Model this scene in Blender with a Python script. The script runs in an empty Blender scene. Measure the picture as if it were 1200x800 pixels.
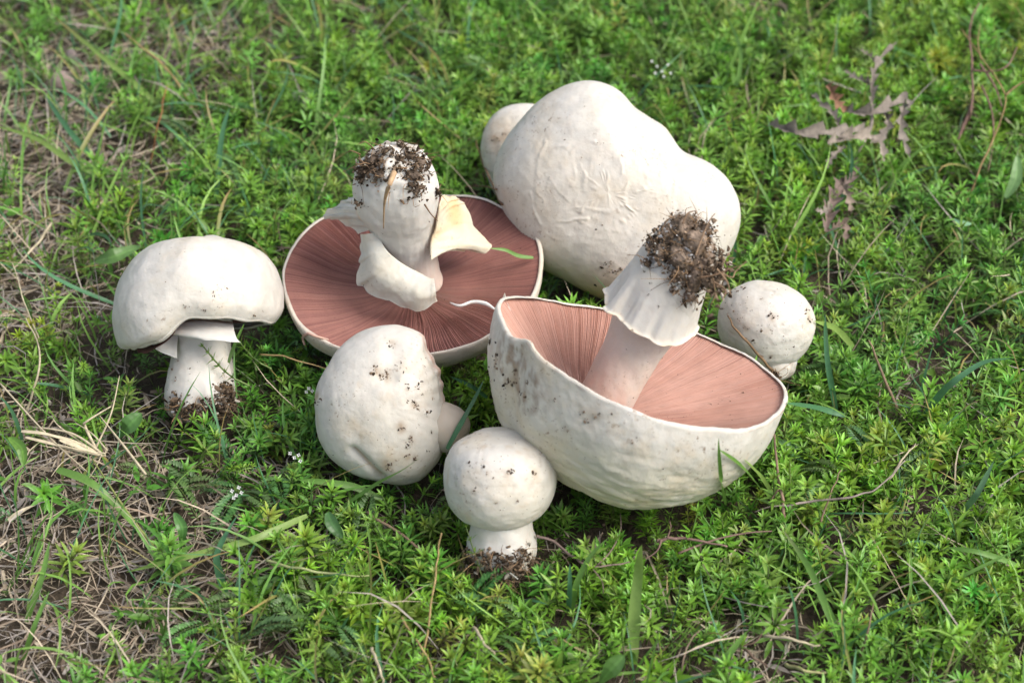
import bpy, math, random
import numpy as np
from mathutils import Vector
from mathutils.bvhtree import BVHTree
random.seed(7); rng = np.random.default_rng(7)
SC = bpy.context.scene; COL = SC.collection
CM = 0.01                                        # everything below is written in centimetres

# ------------------------------------------------------------------ camera, sky, sun, exposure
PITCH = math.radians(42); FOCAL = 60.0; DIST = 97.0
SP, CP = math.sin(PITCH), math.cos(PITCH)
FWD = np.array([0, CP, -SP]); UP = np.array([0, SP, CP]); RT = np.array([1., 0, 0]); TOC = -FWD
CAM = np.array([0, -DIST*CP, 2 + DIST*SP])
cd = bpy.data.cameras.new('camera'); cam = bpy.data.objects.new('camera', cd); COL.objects.link(cam)
cam.location = Vector(CAM*CM); cam.rotation_euler = (math.pi/2-PITCH, 0, 0)
cd.lens = FOCAL; cd.sensor_width = 36; cd.clip_start = 0.01; cd.clip_end = 100
cd.dof.use_dof = True; cd.dof.focus_distance = 0.90; cd.dof.aperture_fstop = 8.0
SC.camera = cam
SUN_EL, SUN_AZ = math.radians(50), math.radians(104)        # azimuth measured from +Y towards +X
w = bpy.data.worlds.new('World'); SC.world = w; w.use_nodes = True
nt = w.node_tree; bg = nt.nodes['Background']
sky = nt.nodes.new('ShaderNodeTexSky'); sky.sky_type = 'NISHITA'; sky.sun_disc = False
sky.sun_elevation = SUN_EL; sky.sun_rotation = SUN_AZ; sky.air_density = 1.0; sky.dust_density = 4.0
hs_ = nt.nodes.new('ShaderNodeHueSaturation'); hs_.inputs['Saturation'].default_value = .55     # thin cloud greys the blue
nt.links.new(sky.outputs[0], hs_.inputs['Color']); nt.links.new(hs_.outputs[0], bg.inputs[0]); bg.inputs[1].default_value = 0.13
sd = bpy.data.lights.new('sun', 'SUN'); sd.energy = 1.3; sd.angle = math.radians(32); sd.color = (1, 0.94, 0.86)
so = bpy.data.objects.new('sun', sd); COL.objects.link(so)
sdir = Vector((math.sin(SUN_AZ)*math.cos(SUN_EL), math.cos(SUN_AZ)*math.cos(SUN_EL), math.sin(SUN_EL)))
so.rotation_euler = sdir.to_track_quat('Z', 'Y').to_euler(); so.location = sdir*3
SC.view_settings.view_transform = 'Standard'; SC.view_settings.look = 'None'
SC.view_settings.exposure = 0.90; SC.view_settings.gamma = 1

# ------------------------------------------------------------------ measuring helpers
K = 36/FOCAL
def ray(px, py):
    return FWD + RT*((px-600)/1200*K) + UP*((400-py)/1200*K)
def P(px, py, h):                                # the place at height h seen at that spot of the photograph
    r = ray(px, py); return CAM + r*((h-CAM[2])/r[2])
def proj(p):
    d = np.asarray(p)-CAM; z = d@FWD
    return 600+(d@RT)/z*1200/K, 400-(d@UP)/z*1200/K
def scl(p): return 1200/K/((np.asarray(p)-CAM)@FWD)     # pixels per cm there
def nrm(v): v = np.asarray(v, float); return v/np.linalg.norm(v)
def view(r, u, t): return nrm(RT*r+UP*u+TOC*t)

# ------------------------------------------------------------------ noise (value noise, numpy)
def _h(i, j, k, s):
    n = (i*374761393 + j*668265263 + k*2147483647 + s*1274126177) & 0xffffffff
    n = ((n ^ (n >> 13))*1274126177) & 0xffffffff
    n = ((n ^ (n >> 16))*2246822519) & 0xffffffff
    return ((n ^ (n >> 15)) & 0xffff)/32767.5 - 1
def vn(p, s=0):
    p = np.asarray(p, float); i = np.floor(p).astype(np.int64); f = p-i; f = f*f*(3-2*f)
    r = 0
    for a in (0, 1):
        for b in (0, 1):
            for c in (0, 1):
                wgt = (f[..., 0] if a else 1-f[..., 0])*(f[..., 1] if b else 1-f[..., 1])*(f[..., 2] if c else 1-f[..., 2])
                r = r + wgt*_h(i[..., 0]+a, i[..., 1]+b, i[..., 2]+c, s)
    return r
def fbm(p, s=0, o=3):
    p = np.asarray(p, float)
    return sum(vn(p*2**k + 17.3*k, s+k)/2**k for k in range(o))/1.6
def sstep(a, b, x):
    t = np.clip((x-a)/(b-a), 0, 1); return t*t*(3-2*t)

# ------------------------------------------------------------------ materials
def newmat(name):
    m = bpy.data.materials.new(name); m.use_nodes = True
    return m, m.node_tree, m.node_tree.nodes['Principled BSDF']
def link(t, a, b): t.links.new(a, b)
def colmat(name, rough=0.5, sss=0.0, *a, dirt=0, **k):
    m = colmat0(name, rough, sss, *a, **k)
    if dirt:                                       # fine earthy speckle and faint yellowish blotches in the skin itself
        t = m.node_tree; b = t.nodes['Principled BSDF']; src = b.inputs['Base Color'].links[0].from_socket
        tc = t.nodes.new('ShaderNodeTexCoord')
        def layer(src, scale, lo, hi, col, amt, detail=6, sub=None):
            n = t.nodes.new('ShaderNodeTexNoise'); n.inputs['Scale'].default_value = scale; n.inputs['Detail'].default_value = detail; n.inputs['Roughness'].default_value = .65
            link(t, tc.outputs['Object'], n.inputs['Vector'])
            r = t.nodes.new('ShaderNodeMapRange'); r.inputs[1].default_value = lo; r.inputs[2].default_value = hi; r.inputs[3].default_value = 0; r.inputs[4].default_value = amt
            link(t, n.outputs[0], r.inputs[0]); fac = r.outputs[0]
            if sub is not None:
                n2 = t.nodes.new('ShaderNodeTexNoise'); n2.inputs['Scale'].default_value = sub; link(t, tc.outputs['Object'], n2.inputs['Vector'])
                r2 = t.nodes.new('ShaderNodeMapRange'); r2.inputs[1].default_value = .48; r2.inputs[2].default_value = .62; link(t, n2.outputs[0], r2.inputs[0])
                mm = t.nodes.new('ShaderNodeMath'); mm.operation = 'MULTIPLY'; link(t, fac, mm.inputs[0]); link(t, r2.outputs[0], mm.inputs[1]); fac = mm.outputs[0]
            mx = t.nodes.new('ShaderNodeMix'); mx.data_type = 'RGBA'; link(t, fac, mx.inputs[0]); link(t, src, mx.inputs[6]); mx.inputs[7].default_value = (*col, 1)
            return mx.outputs[2]
        o = layer(src, 38, .5, .72, (.56, .44, .27), .45*dirt)
        o = layer(o, 420, .60, .68, (.20, .13, .08), .75*dirt, 3, 35)
        o = layer(o, 140, .62, .72, (.30, .21, .13), .6*dirt, 5, 22)
        link(t, o, b.inputs['Base Color'])
    return m
def colmat0(name, rough=0.5, sss=0.0, transl=0.0, bump=0.0, bscale=300, var=0.15, vscale=60, spec=0.5, stretch=(1, 1, 1)):
    m, t, b = newmat(name)
    at = t.nodes.new('ShaderNodeAttribute'); at.attribute_name = 'tint'
    tc = t.nodes.new('ShaderNodeTexCoord'); mp = t.nodes.new('ShaderNodeMapping'); mp.inputs['Scale'].default_value = stretch
    link(t, tc.outputs['Object'], mp.inputs[0])
    nz = t.nodes.new('ShaderNodeTexNoise'); nz.inputs['Scale'].default_value = vscale; nz.inputs['Detail'].default_value = 6
    link(t, mp.outputs[0], nz.inputs['Vector'])
    mr = t.nodes.new('ShaderNodeMapRange'); mr.inputs[1].default_value = .25; mr.inputs[2].default_value = .75
    mr.inputs[3].default_value = 1-var; mr.inputs[4].default_value = 1+var*.6
    link(t, nz.outputs[0], mr.inputs[0])
    mx = t.nodes.new('ShaderNodeVectorMath'); mx.operation = 'SCALE'
    link(t, at.outputs['Color'], mx.inputs[0]); link(t, mr.outputs[0], mx.inputs['Scale'])
    link(t, mx.outputs[0], b.inputs['Base Color'])
    b.inputs['Roughness'].default_value = rough; b.inputs['Specular IOR Level'].default_value = spec
    if sss:
        b.inputs['Subsurface Weight'].default_value = sss; b.inputs['Subsurface Radius'].default_value = (1, .7, .5)
        b.inputs['Subsurface Scale'].default_value = 0.003
    if bump:
        n2 = t.nodes.new('ShaderNodeTexNoise'); n2.inputs['Scale'].default_value = bscale; n2.inputs['Detail'].default_value = 8
        link(t, mp.outputs[0], n2.inputs['Vector'])
        bp = t.nodes.new('ShaderNodeBump'); bp.inputs['Strength'].default_value = 1; bp.inputs['Distance'].default_value = bump*CM
        link(t, n2.outputs[0], bp.inputs['Height']); link(t, bp.outputs[0], b.inputs['Normal'])
    if transl:
        tr = t.nodes.new('ShaderNodeBsdfTranslucent'); ms = t.nodes.new('ShaderNodeMixShader'); ms.inputs[0].default_value = transl
        link(t, mx.outputs[0], tr.inputs[0]); link(t, b.outputs[0], ms.inputs[1]); link(t, tr.outputs[0], ms.inputs[2])
        out = t.nodes['Material Output']; link(t, ms.outputs[0], out.inputs[0])
    return m
M_SKIN = colmat('mushroom_skin', .5, .2, 0, .085, 150, .12, 130, .35, dirt=.8)
M_SKINW = colmat('wrinkled_skin', .5, .2, 0, .09, 130, .12, 90, .35, dirt=1.0)
M_GILL = colmat('gill_flesh', .6, .2, 0, .02, 500, .12, 120, .3)
M_VEIL = colmat('veil_flesh', .55, .3, 0, .06, 150, .09, 80, .3, dirt=.5)
M_SOIL = colmat('soil_crumbs', .95, 0, 0, .05, 500, .35, 260, .1)
M_LEAF = colmat('leaf_green', .38, 0, .30, 0, 0, .18, 300, .5)
M_GRASS = colmat('grass_green', .42, 0, .25, 0, 0, .15, 500, .45)
M_DRY = colmat('dry_plant', .7, 0, .08, .02, 600, .3, 350, .2)
M_STONE = colmat('stone', .85, 0, 0, .06, 200, .3, 120, .2)
M_PETAL = colmat('petal', .6, 0, .2, 0, 0, .05, 100, .2)
def ground_material():
    m, t, b = newmat('soil_ground')
    tc = t.nodes.new('ShaderNodeTexCoord')
    n1 = t.nodes.new('ShaderNodeTexNoise'); n1.inputs['Scale'].default_value = 45; n1.inputs['Detail'].default_value = 10
    n2 = t.nodes.new('ShaderNodeTexNoise'); n2.inputs['Scale'].default_value = 400; n2.inputs['Detail'].default_value = 8
    link(t, tc.outputs['Object'], n1.inputs['Vector']); link(t, tc.outputs['Object'], n2.inputs['Vector'])
    cr = t.nodes.new('ShaderNodeValToRGB'); e = cr.color_ramp.elements
    e[0].position = .3; e[0].color = (.022, .018, .010, 1); e[1].position = .7; e[1].color = (.12, .088, .06, 1)
    ad = t.nodes.new('ShaderNodeMath'); ad.operation = 'ADD'; ml = t.nodes.new('ShaderNodeMath'); ml.operation = 'MULTIPLY'; ml.inputs[1].default_value = .5
    link(t, n1.outputs[0], ad.inputs[0]); link(t, n2.outputs[0], ad.inputs[1]); link(t, ad.outputs[0], ml.inputs[0]); link(t, ml.outputs[0], cr.inputs[0])
    link(t, cr.outputs[0], b.inputs['Base Color']); b.inputs['Roughness'].default_value = .95
    bp = t.nodes.new('ShaderNodeBump'); bp.inputs['Distance'].default_value = .004; link(t, ad.outputs[0], bp.inputs['Height']); link(t, bp.outputs[0], b.inputs['Normal'])
    return m
M_GROUND = ground_material()

# ------------------------------------------------------------------ object helpers
ORG = {}
def props(o, label=None, cat=None, group=None, kind=None):
    if label: o['label'] = label
    if cat: o['category'] = cat
    if group: o['group'] = group
    if kind: o['kind'] = kind
    return o
def thing(name, base, label, cat, group=None):
    o = bpy.data.objects.new(name, None); COL.objects.link(o); o.empty_display_size = .01
    o.location = Vector(np.asarray(base)*CM); ORG[o] = np.asarray(base, float)
    return props(o, label, cat, group)
def mesh(name, V, F, mat, parent=None, col=None, smooth=True, base=None):
    """V world verts in cm; F (n,3) or (n,4) ints or a list of such arrays; col per-vertex rgb."""
    V = np.asarray(V, float).reshape(-1, 3)
    org = ORG[parent] if parent is not None else (np.asarray(base, float) if base is not None else np.zeros(3))
    Fs = F if isinstance(F, list) else [F]
    Fs = [np.asarray(f, np.int64) for f in Fs if len(f)]
    me = bpy.data.meshes.new(name); L = ((V-org)*CM).astype(np.float32)
    me.vertices.add(len(V)); me.vertices.foreach_set('co', L.ravel())
    idx = np.concatenate([f.ravel() for f in Fs]); sizes = np.concatenate([np.full(len(f), f.shape[1]) for f in Fs])
    me.loops.add(len(idx)); me.loops.foreach_set('vertex_index', idx.astype(np.int32))
    me.polygons.add(len(sizes)); st = np.concatenate([[0], np.cumsum(sizes)[:-1]])
    me.polygons.foreach_set('loop_start', st.astype(np.int32)); me.polygons.foreach_set('loop_total', sizes.astype(np.int32))
    me.polygons.foreach_set('use_smooth', np.full(len(sizes), smooth)); me.update(calc_edges=True)
    if col is not None:
        col = np.asarray(col, float)
        if col.ndim == 1: col = np.tile(col, (len(V), 1))
        a = me.color_attributes.new('tint', 'FLOAT_COLOR', 'POINT')
        a.data.foreach_set('color', np.hstack([col, np.ones((len(V), 1))]).astype(np.float32).ravel())
    me.materials.append(mat)
    o = bpy.data.objects.new(name, me); COL.objects.link(o)
    if parent is not None: o.parent = parent
    else: o.location = Vector(org*CM)
    ORG[o] = org
    return o
def grid_faces(ni, nj, closed=True):
    i = np.arange(ni-1)[:, None]; j = np.arange(nj if closed else nj-1)[None, :]; k = (j+1) % nj
    return np.stack(np.broadcast_arrays(i*nj+j, i*nj+k, (i+1)*nj+k, (i+1)*nj+j), -1).reshape(-1, 4)
def grid_normals(G, closed=True):
    dj = (np.roll(G, -1, 1)-np.roll(G, 1, 1)) if closed else np.gradient(G, axis=1)
    di = np.gradient(G, axis=0); n = np.cross(dj, di)
    l = np.linalg.norm(n, axis=-1, keepdims=True); n = n/np.maximum(l, 1e-9)
    n[0] = n[1].mean(0) if closed else n[0]; n[-1] = n[-2].mean(0) if closed else n[-1]
    return n/np.maximum(np.linalg.norm(n, axis=-1, keepdims=True), 1e-9)
def frame(n, ref=None):
    n = nrm(n); a = RT if ref is None else ref
    e1 = nrm(np.asarray(a)-n*(np.asarray(a)@n)); e2 = np.cross(n, e1); return e1, e2, n
def cr_interp(pts, n):
    pts = np.asarray(pts, float); m = len(pts); t = np.linspace(0, m-1, n); i = np.minimum(t.astype(int), m-2); f = (t-i)[:, None]
    p = lambda k: pts[np.clip(k, 0, m-1)]
    a, b, c, d = p(i-1), p(i), p(i+1), p(i+2)
    return .5*((2*b)+(-a+c)*f+(2*a-5*b+4*c-d)*f**2+(-a+3*b-3*c+d)*f**3)
def lathe(org, fr, prof, ni=60, nj=96, bend=None, lobes=None):
    """prof: list of (r, z) along axis; returns grid (ni,nj,3), theta, ringparam z."""
    e1, e2, n = fr; pr = cr_interp(prof, ni); th = np.linspace(0, 2*math.pi, nj, endpoint=False)
    r = np.maximum(pr[:, 0], 0.002)[:, None]*np.ones(nj); z = pr[:, 1][:, None]*np.ones(nj)
    if lobes is not None: r = r*lobes(th[None, :], z)
    G = np.asarray(org)+r[..., None]*(np.cos(th)[None, :, None]*e1+np.sin(th)[None, :, None]*e2)+z[..., None]*n
    if bend is not None: G = G+bend(z)[..., None]*e1
    return G, th, z
def mixc(a, b, t):
    t = np.asarray(t)[..., None]; return np.asarray(a)*(1-t)+np.asarray(b)*t
WHITE = np.array([.60, .575, .525]); CREAM = np.array([.57, .51, .39]); TAN = np.array([.50, .38, .25]); BROWN = np.array([.16, .10, .06])
def skin_cols(G, seed, stain=.25, base=WHITE, brown=.0):
    p = G.reshape(-1, 3)
    c = mixc(base, CREAM, np.clip(.22+.5*fbm(p*.35, seed), 0, 1)*.7)
    c = mixc(c, TAN, sstep(.30, .75, fbm(p*1.3, seed+5, 4))*stain)
    c = mixc(c, BROWN, sstep(.5, .8, fbm(p*3.1, seed+9, 3)+.25*fbm(p*.4, seed+3))*brown)
    return c
def dome(C0, outline, hf, hb, ni=150, nj=220, full=.9, smooth=3):
    """closed domed cap: its outline polygon stands across the line of sight at C0, hf thick towards the viewer side, hb behind"""
    v = nrm(C0-CAM); r0 = nrm(np.cross(v, [0, 0, 1])); u0 = np.cross(r0, v)
    pts = []
    for (x, y) in outline:
        d = ray(x, y); q = CAM+d*(((C0-CAM)@v)/(d@v)); pts.append(((q-C0)@r0, (q-C0)@u0))
    pts = np.array(pts); a = np.arctan2(pts[:, 1], pts[:, 0]); r = np.hypot(*pts.T); o = np.argsort(a)
    th = np.linspace(-math.pi, math.pi, nj, endpoint=False)
    R = np.interp(th, a[o], r[o], period=2*math.pi)
    for _ in range(int(smooth*4)): R = .25*np.roll(R, 1)+.5*R+.25*np.roll(R, -1)
    ph = np.linspace(0, math.pi, ni); rho = np.sin(ph)**full; h = np.where(ph < math.pi/2, hf, hb)*np.cos(ph)
    X = (R*np.cos(th))[None, :]*rho[:, None]; Y = (R*np.sin(th))[None, :]*rho[:, None]; Z = np.broadcast_to(h[:, None], X.shape).copy()
    G = C0+X[..., None]*r0+Y[..., None]*u0-Z[..., None]*v
    def plane(x, y):
        d = ray(x, y); q = CAM+d*(((C0-CAM)@v)/(d@v)); return np.array([(q-C0)@r0, (q-C0)@u0])
    return G[:, ::-1], X[:, ::-1], Y[:, ::-1], Z, plane, (r0, u0, -v)
def seg_dist(X, Y, poly):
    d = np.full(X.shape, 1e9)
    for a, b in zip(poly[:-1], poly[1:]):
        ab = b-a; t = np.clip(((X-a[0])*ab[0]+(Y-a[1])*ab[1])/(ab@ab+1e-9), 0, 1)
        d = np.minimum(d, np.hypot(X-a[0]-t*ab[0], Y-a[1]-t*ab[1]))
    return d
SURF = []                                       # (verts, faces) of every mushroom, for contact tests
def skin_mesh(name, G, mat, parent, col, closed=True):
    ni, nj = G.shape[:2]; F = grid_faces(ni, nj, closed); V = G.reshape(-1, 3)
    SURF.append((V, F)); return mesh(name, V, F, mat, parent, col.reshape(-1, 3))
def bvh_of(items):
    V = []; F = []; k = 0
    for v, f in items: V.append(v); F.append(np.asarray(f)+k); k += len(v)
    return BVHTree.FromPolygons([tuple(x) for x in np.vstack(V)], [tuple(int(y) for y in x) for f in F for x in f])

# crumbs: small angular lumps, batch built
ICO_V = np.array([(0, 0, 1), (.894, 0, .447), (.276, .851, .447), (-.724, .526, .447), (-.724, -.526, .447), (.276, -.851, .447),
                  (.724, .526, -.447), (-.276, .851, -.447), (-.894, 0, -.447), (-.276, -.851, -.447), (.724, -.526, -.447), (0, 0, -1)])
ICO_F = np.array([(0, 1, 2), (0, 2, 3), (0, 3, 4), (0, 4, 5), (0, 5, 1), (1, 6, 2), (2, 7, 3), (3, 8, 4), (4, 9, 5), (5, 10, 1),
                  (6, 7, 2), (7, 8, 3), (8, 9, 4), (9, 10, 5), (10, 6, 1), (11, 7, 6), (11, 8, 7), (11, 9, 8), (11, 10, 9), (11, 6, 10)])
def rand_rot(n):
    q = rng.normal(size=(n, 4)); q /= np.linalg.norm(q, axis=1, keepdims=True); a, b, c, d = q.T
    return np.stack([1-2*(c*c+d*d), 2*(b*c-a*d), 2*(b*d+a*c), 2*(b*c+a*d), 1-2*(b*b+d*d), 2*(c*d-a*b), 2*(b*d-a*c), 2*(c*d+a*b), 1-2*(b*b+c*c)], -1).reshape(n, 3, 3)
def crumbs(pos, size, cols):
    n = len(pos); s = np.asarray(size)[:, None]*np.stack([rng.uniform(.7, 1.7, n), rng.uniform(.35, .9, n), rng.uniform(.15, .7, n)], -1); R = rand_rot(n)
    v = ICO_V[None]*(1+rng.uniform(-.42, .42, (n, 12, 1)))*s[:, None, :]
    v = np.einsum('nij,nkj->nki', R, v)+np.asarray(pos)[:, None]
    F = ICO_F[None]+12*np.arange(n)[:, None, None]
    return v.reshape(-1, 3), F.reshape(-1, 3), np.repeat(cols, 12, 0)
def tube(path, rad, nseg=6, n=None):
    path = cr_interp(path, n or max(4, len(path)*4)); m = len(path)
    rad = np.interp(np.linspace(0, 1, m), np.linspace(0, 1, len(np.atleast_1d(rad))), np.atleast_1d(rad))
    T = np.gradient(path, axis=0); T /= np.linalg.norm(T, axis=1, keepdims=True)+1e-9
    a = np.cross(T, [.31, .17, .93]); a /= np.linalg.norm(a, axis=1, keepdims=True)+1e-9; b = np.cross(T, a)
    th = np.linspace(0, 2*math.pi, nseg, endpoint=False)
    G = path[:, None]+rad[:, None, None]*(np.cos(th)[None, :, None]*a[:, None]+np.sin(th)[None, :, None]*b[:, None])
    F = [grid_faces(m, nseg), np.array([list(range(nseg))[::-1]]), np.array([[(m-1)*nseg+k for k in range(nseg)]])]
    return G.reshape(-1, 3), F
def ribbon(path, wid, n=14, fold=.25, side=None, curl=0.0):
    """grass blade: a folded tapering strip with three verts per section"""
    path = cr_interp(path, n); t = np.linspace(0, 1, n)
    wd = wid*np.interp(t, [0, .08, .3, .75, 1], [.55, .8, 1, .75, .04])
    T = np.gradient(path, axis=0); T /= np.linalg.norm(T, axis=1, keepdims=True)+1e-9
    ref = np.array([0, 0, 1.]) if side is None else np.asarray(side, float)
    S = np.cross(T, ref); S /= np.linalg.norm(S, axis=1, keepdims=True)+1e-9; N = np.cross(S, T)
    an = curl*t; S2 = S*np.cos(an)[:, None]+N*np.sin(an)[:, None]; N2 = np.cross(S2, T)
    V = np.stack([path-S2*wd[:, None]/2+N2*(fold*wd)[:, None]*.5, path, path+S2*wd[:, None]/2+N2*(fold*wd)[:, None]*.5], 1)
    return V.reshape(-1, 3), grid_faces(n, 3, False)
def join(parts):
    V = []; F3 = []; F4 = []; C = []; k = 0
    for v, f, c in parts:
        fs = f if isinstance(f, list) else [f]
        for x in fs:
            x = np.asarray(x)
            if x.shape[1] == 3: F3.append(x+k)
            elif x.shape[1] == 4: F4.append(x+k)
            else:
                for p in x: F3 += [np.array([[p[0], p[q], p[q+1]]])+k for q in range(1, len(p)-1)]
        V.append(v); c = np.asarray(c); C.append(np.tile(c, (len(v), 1)) if c.ndim == 1 else c); k += len(v)
    F = []
    if F3: F.append(np.vstack(F3))
    if F4: F.append(np.vstack(F4))
    return np.vstack(V), F, np.vstack(C)

def soil_cols(n, white=.1):
    b = rng.uniform(0, 1, n)[:, None]; b = b**1.5; c = np.array([.03, .021, .014])*(1-b)+np.array([.20, .145, .10])*b
    wm = rng.uniform(size=n) < white; c[wm] = np.array([.55, .5, .42])*rng.uniform(.6, 1.1, (wm.sum(), 1)); return c
def soil_on(parent, surf, blobs, name='soil_clump', n=400, size=(.05, .22), thick=.35, fib=30, white=.1, core=0, tone=1.0):
    """blobs: (px, py, radius cm); crumbs gather on the surface round the point seen there, all round in 3D"""
    bv = bvh_of(surf); pos = []; nor = []
    for (x, y, r) in blobs:
        h = bv.ray_cast(Vector(CAM), Vector(nrm(ray(x, y))))
        c = np.array(h[0]) if h[0] is not None else None
        if c is None: continue
        k = int(n*r*r/sum(b[2]**2 for b in blobs))
        for _ in range(k):
            q = c+rng.normal(size=3)*r*.5
            g = bv.find_nearest(Vector(q)); pos.append(np.array(g[0])); nn = np.array(g[1])
            nor.append(nn)
    cores = []
    th_, ph_ = np.meshgrid(np.linspace(0, 2*math.pi, 28, endpoint=False), np.linspace(.01, math.pi-.01, 18))
    D_ = np.stack([np.cos(th_)*np.sin(ph_), np.sin(th_)*np.sin(ph_), np.cos(ph_)], -1)
    if core:
        for (x, y, r) in blobs:
            h = bv.ray_cast(Vector(CAM), Vector(nrm(ray(x, y))))
            if h[0] is None: continue
            G_ = np.array(h[0])+D_*r*core; G_ = G_*1+D_*(r*core*.45*fbm(G_*2.2, 7, 4))[..., None]
            cores.append((G_.reshape(-1, 3), grid_faces(18, 28), mixc(np.array([.06, .045, .032])*tone, np.array([.17, .13, .10])*tone, np.clip(.5+fbm(G_.reshape(-1, 3)*3, 2, 3), 0, 1))))
    pos = np.array(pos); nor = np.array(nor); m = len(pos)
    off = np.abs(rng.normal(size=m))*thick*.5; sz = rng.uniform(*size, m)*(.6+.8*rng.uniform(size=m)**3)
    parts = [crumbs(pos+nor*off[:, None], sz, np.clip(soil_cols(m, white)*tone*rng.uniform(.7, 1.3, (m, 1)), 0, .5))]+cores
    for i in rng.integers(0, m, fib):
        p0 = pos[i]+nor[i]*off[i]; d = nrm(nor[i]*.6+rng.normal(size=3)); L = rng.uniform(.3, 1.2)
        pts = [p0, p0+d*L*.5+rng.normal(size=3)*.1, p0+d*L+rng.normal(size=3)*.25+np.array([0, 0, -.15])]
        v, f = tube(pts, [.022, .018, .008], 4, 6); parts.append((v, f, np.array([.25, .16, .09])*rng.uniform(.5, 1.5)))
    V, F, C = join(parts); return props(mesh(name, V, F, M_SOIL, parent, C, False), kind='stuff')
def specks_on(parent, surf, spots, extra=0, box=None, name='dirt_speck_scatter', seed=3):
    """spots: (px, py, size px) ; crumbs pressed onto the surface seen there"""
    bv = bvh_of(surf); r2 = np.random.default_rng(seed); L = []
    for (x, y, s) in spots:
        k = 1 if s < 2 else int(s*1.1)+1
        for _ in range(k): L.append((x+r2.normal()*s*.55, y+r2.normal()*s*.4, (.45+1.3*r2.uniform()**2)*(.75+.16*s)))
    for _ in range(extra):
        L.append((r2.uniform(box[0], box[2]), r2.uniform(box[1], box[3]), r2.uniform(.35, .8)))
    parts_p = []; sz = []
    for x, y, s in L:
        h = bv.ray_cast(Vector(CAM), Vector(nrm(ray(x, y))))
        if h[0] is None: continue
        p = np.array(h[0]); nn = np.array(h[1]); nn = nn if nn@(CAM-p) > 0 else -nn
        parts_p.append(p+nn*.01); sz.append(s/scl(p)*.95)
    if not parts_p: return
    c = soil_cols(len(sz), 0)*r2.uniform(.8, 1.6, (len(sz), 1))
    V, F, C = crumbs(np.array(parts_p), np.array(sz), c)
    for ch in [o for o in COL.objects if o.parent == parent and 'tint' in o.data.color_attributes and o.get('kind') != 'stuff']:   # smears left round the dirt
        m_ = ch.data; n_ = len(m_.vertices); co = np.zeros(n_*3, np.float32); m_.vertices.foreach_get('co', co); co = co.reshape(-1, 3)/CM+ORG[ch]
        a_ = m_.color_attributes['tint'].data; cc_ = np.zeros(n_*4, np.float32); a_.foreach_get('color', cc_); cc_ = cc_.reshape(-1, 4); w_ = np.zeros(n_)
        for (x, y, s_) in spots:
            if s_ < 2: continue
            h = bv.ray_cast(Vector(CAM), Vector(nrm(ray(x, y))))
            if h[0] is None: continue
            r_ = s_*1.15/scl(h[0]); w_ = np.maximum(w_, np.exp(-(np.linalg.norm((co-np.array(h[0]))*[1, .8, .8], axis=1)/r_)**2)*min(1, .3+.1*s_))
        w_ = np.clip(w_*(.35+1.2*fbm(co*3.2, 5, 3)), 0, .75)
        cc_[:, :3] = mixc(cc_[:, :3], np.array([.34, .24, .155]), w_); a_.foreach_set('color', cc_.ravel())
    return props(mesh(name, V, F, M_SOIL, parent, C, False), kind='stuff')

# ------------------------------------------------------------------ ground
def build_ground():
    n = 220; x = np.linspace(-1, 1, n); X = np.sign(x)*(np.abs(x)*60+np.abs(x)**6*440)
    gx, gy = np.meshgrid(X, X+10, indexing='ij')
    p = np.stack([gx*.12, gy*.12, gx*0], -1); z = .35*fbm(p, 3, 3)+.18*fbm(p*6, 8, 3)-.25
    V = np.stack([gx, gy, z], -1)
    F = grid_faces(n, n, False)[:, ::-1]
    o = mesh('ground', V, F, M_GROUND); o['kind'] = 'structure'
build_ground()

# ------------------------------------------------------------------ mushrooms
GROUP = 'freshly picked white mushrooms lying on the grass'
def gill_mesh(org, fr, R, rim, depth, r0, cA, cB, parent, ng=300, k=1.6, amp=.07, seed=0, ni=26, inset=.28, stain=None, off=(0, 0)):
    e1, e2, n = fr; nj = ng*4
    th = np.linspace(0, 2*math.pi, nj, endpoint=False)
    jit = .35*np.interp(np.arange(nj)/4, np.arange(ng+1), rng.uniform(-1, 1, ng+1))*2*math.pi/ng
    Rr = R(th)-inset; t = np.linspace(0, 1, ni)
    rad = r0+(Rr[None, :]-r0)*t[:, None]
    tw = (th+jit)[None, :]+.03*np.sin(t*5)[:, None]
    z = rim(th)[None, :]+.04-depth*(1-t[:, None]**k)
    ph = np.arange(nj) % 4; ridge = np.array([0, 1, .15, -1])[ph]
    gh = rng.uniform(.4, 1.2, ng); gh2 = np.repeat(gh, 4)
    short = np.repeat(rng.uniform(size=ng) < .4, 4)          # shorter gills stop before the stem
    ez = np.where(short[None, :], sstep(.35, .5, t)[:, None], 1)*sstep(0, .08, t)[:, None]*(1-sstep(.97, 1, t))[:, None]
    z = z+ridge[None, :]*gh2[None, :]*amp*ez*(.5+.5*t[:, None])
    G = np.asarray(org)+rad[..., None]*(np.cos(tw)[..., None]*e1+np.sin(tw)[..., None]*e2)+z[..., None]*n
    G = G+(fbm(G*.5, seed, 2)*.12)[..., None]*n+((1-t)**1.3)[:, None, None]*(off[0]*e1+off[1]*e2)
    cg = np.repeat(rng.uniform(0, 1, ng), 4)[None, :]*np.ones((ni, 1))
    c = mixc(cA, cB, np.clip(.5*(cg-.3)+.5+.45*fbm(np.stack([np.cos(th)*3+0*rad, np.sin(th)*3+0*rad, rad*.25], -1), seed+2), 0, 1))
    c = c*(1-.42*(ridge[None, :, None] < 0))*(.97+.06*cg[..., None])  # shade between the gills painted in: valleys coloured darker
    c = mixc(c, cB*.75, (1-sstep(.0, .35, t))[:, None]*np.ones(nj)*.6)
    if stain: c = stain(c, G)
    return skin_mesh('gills', G, M_GILL, parent, c)
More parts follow.
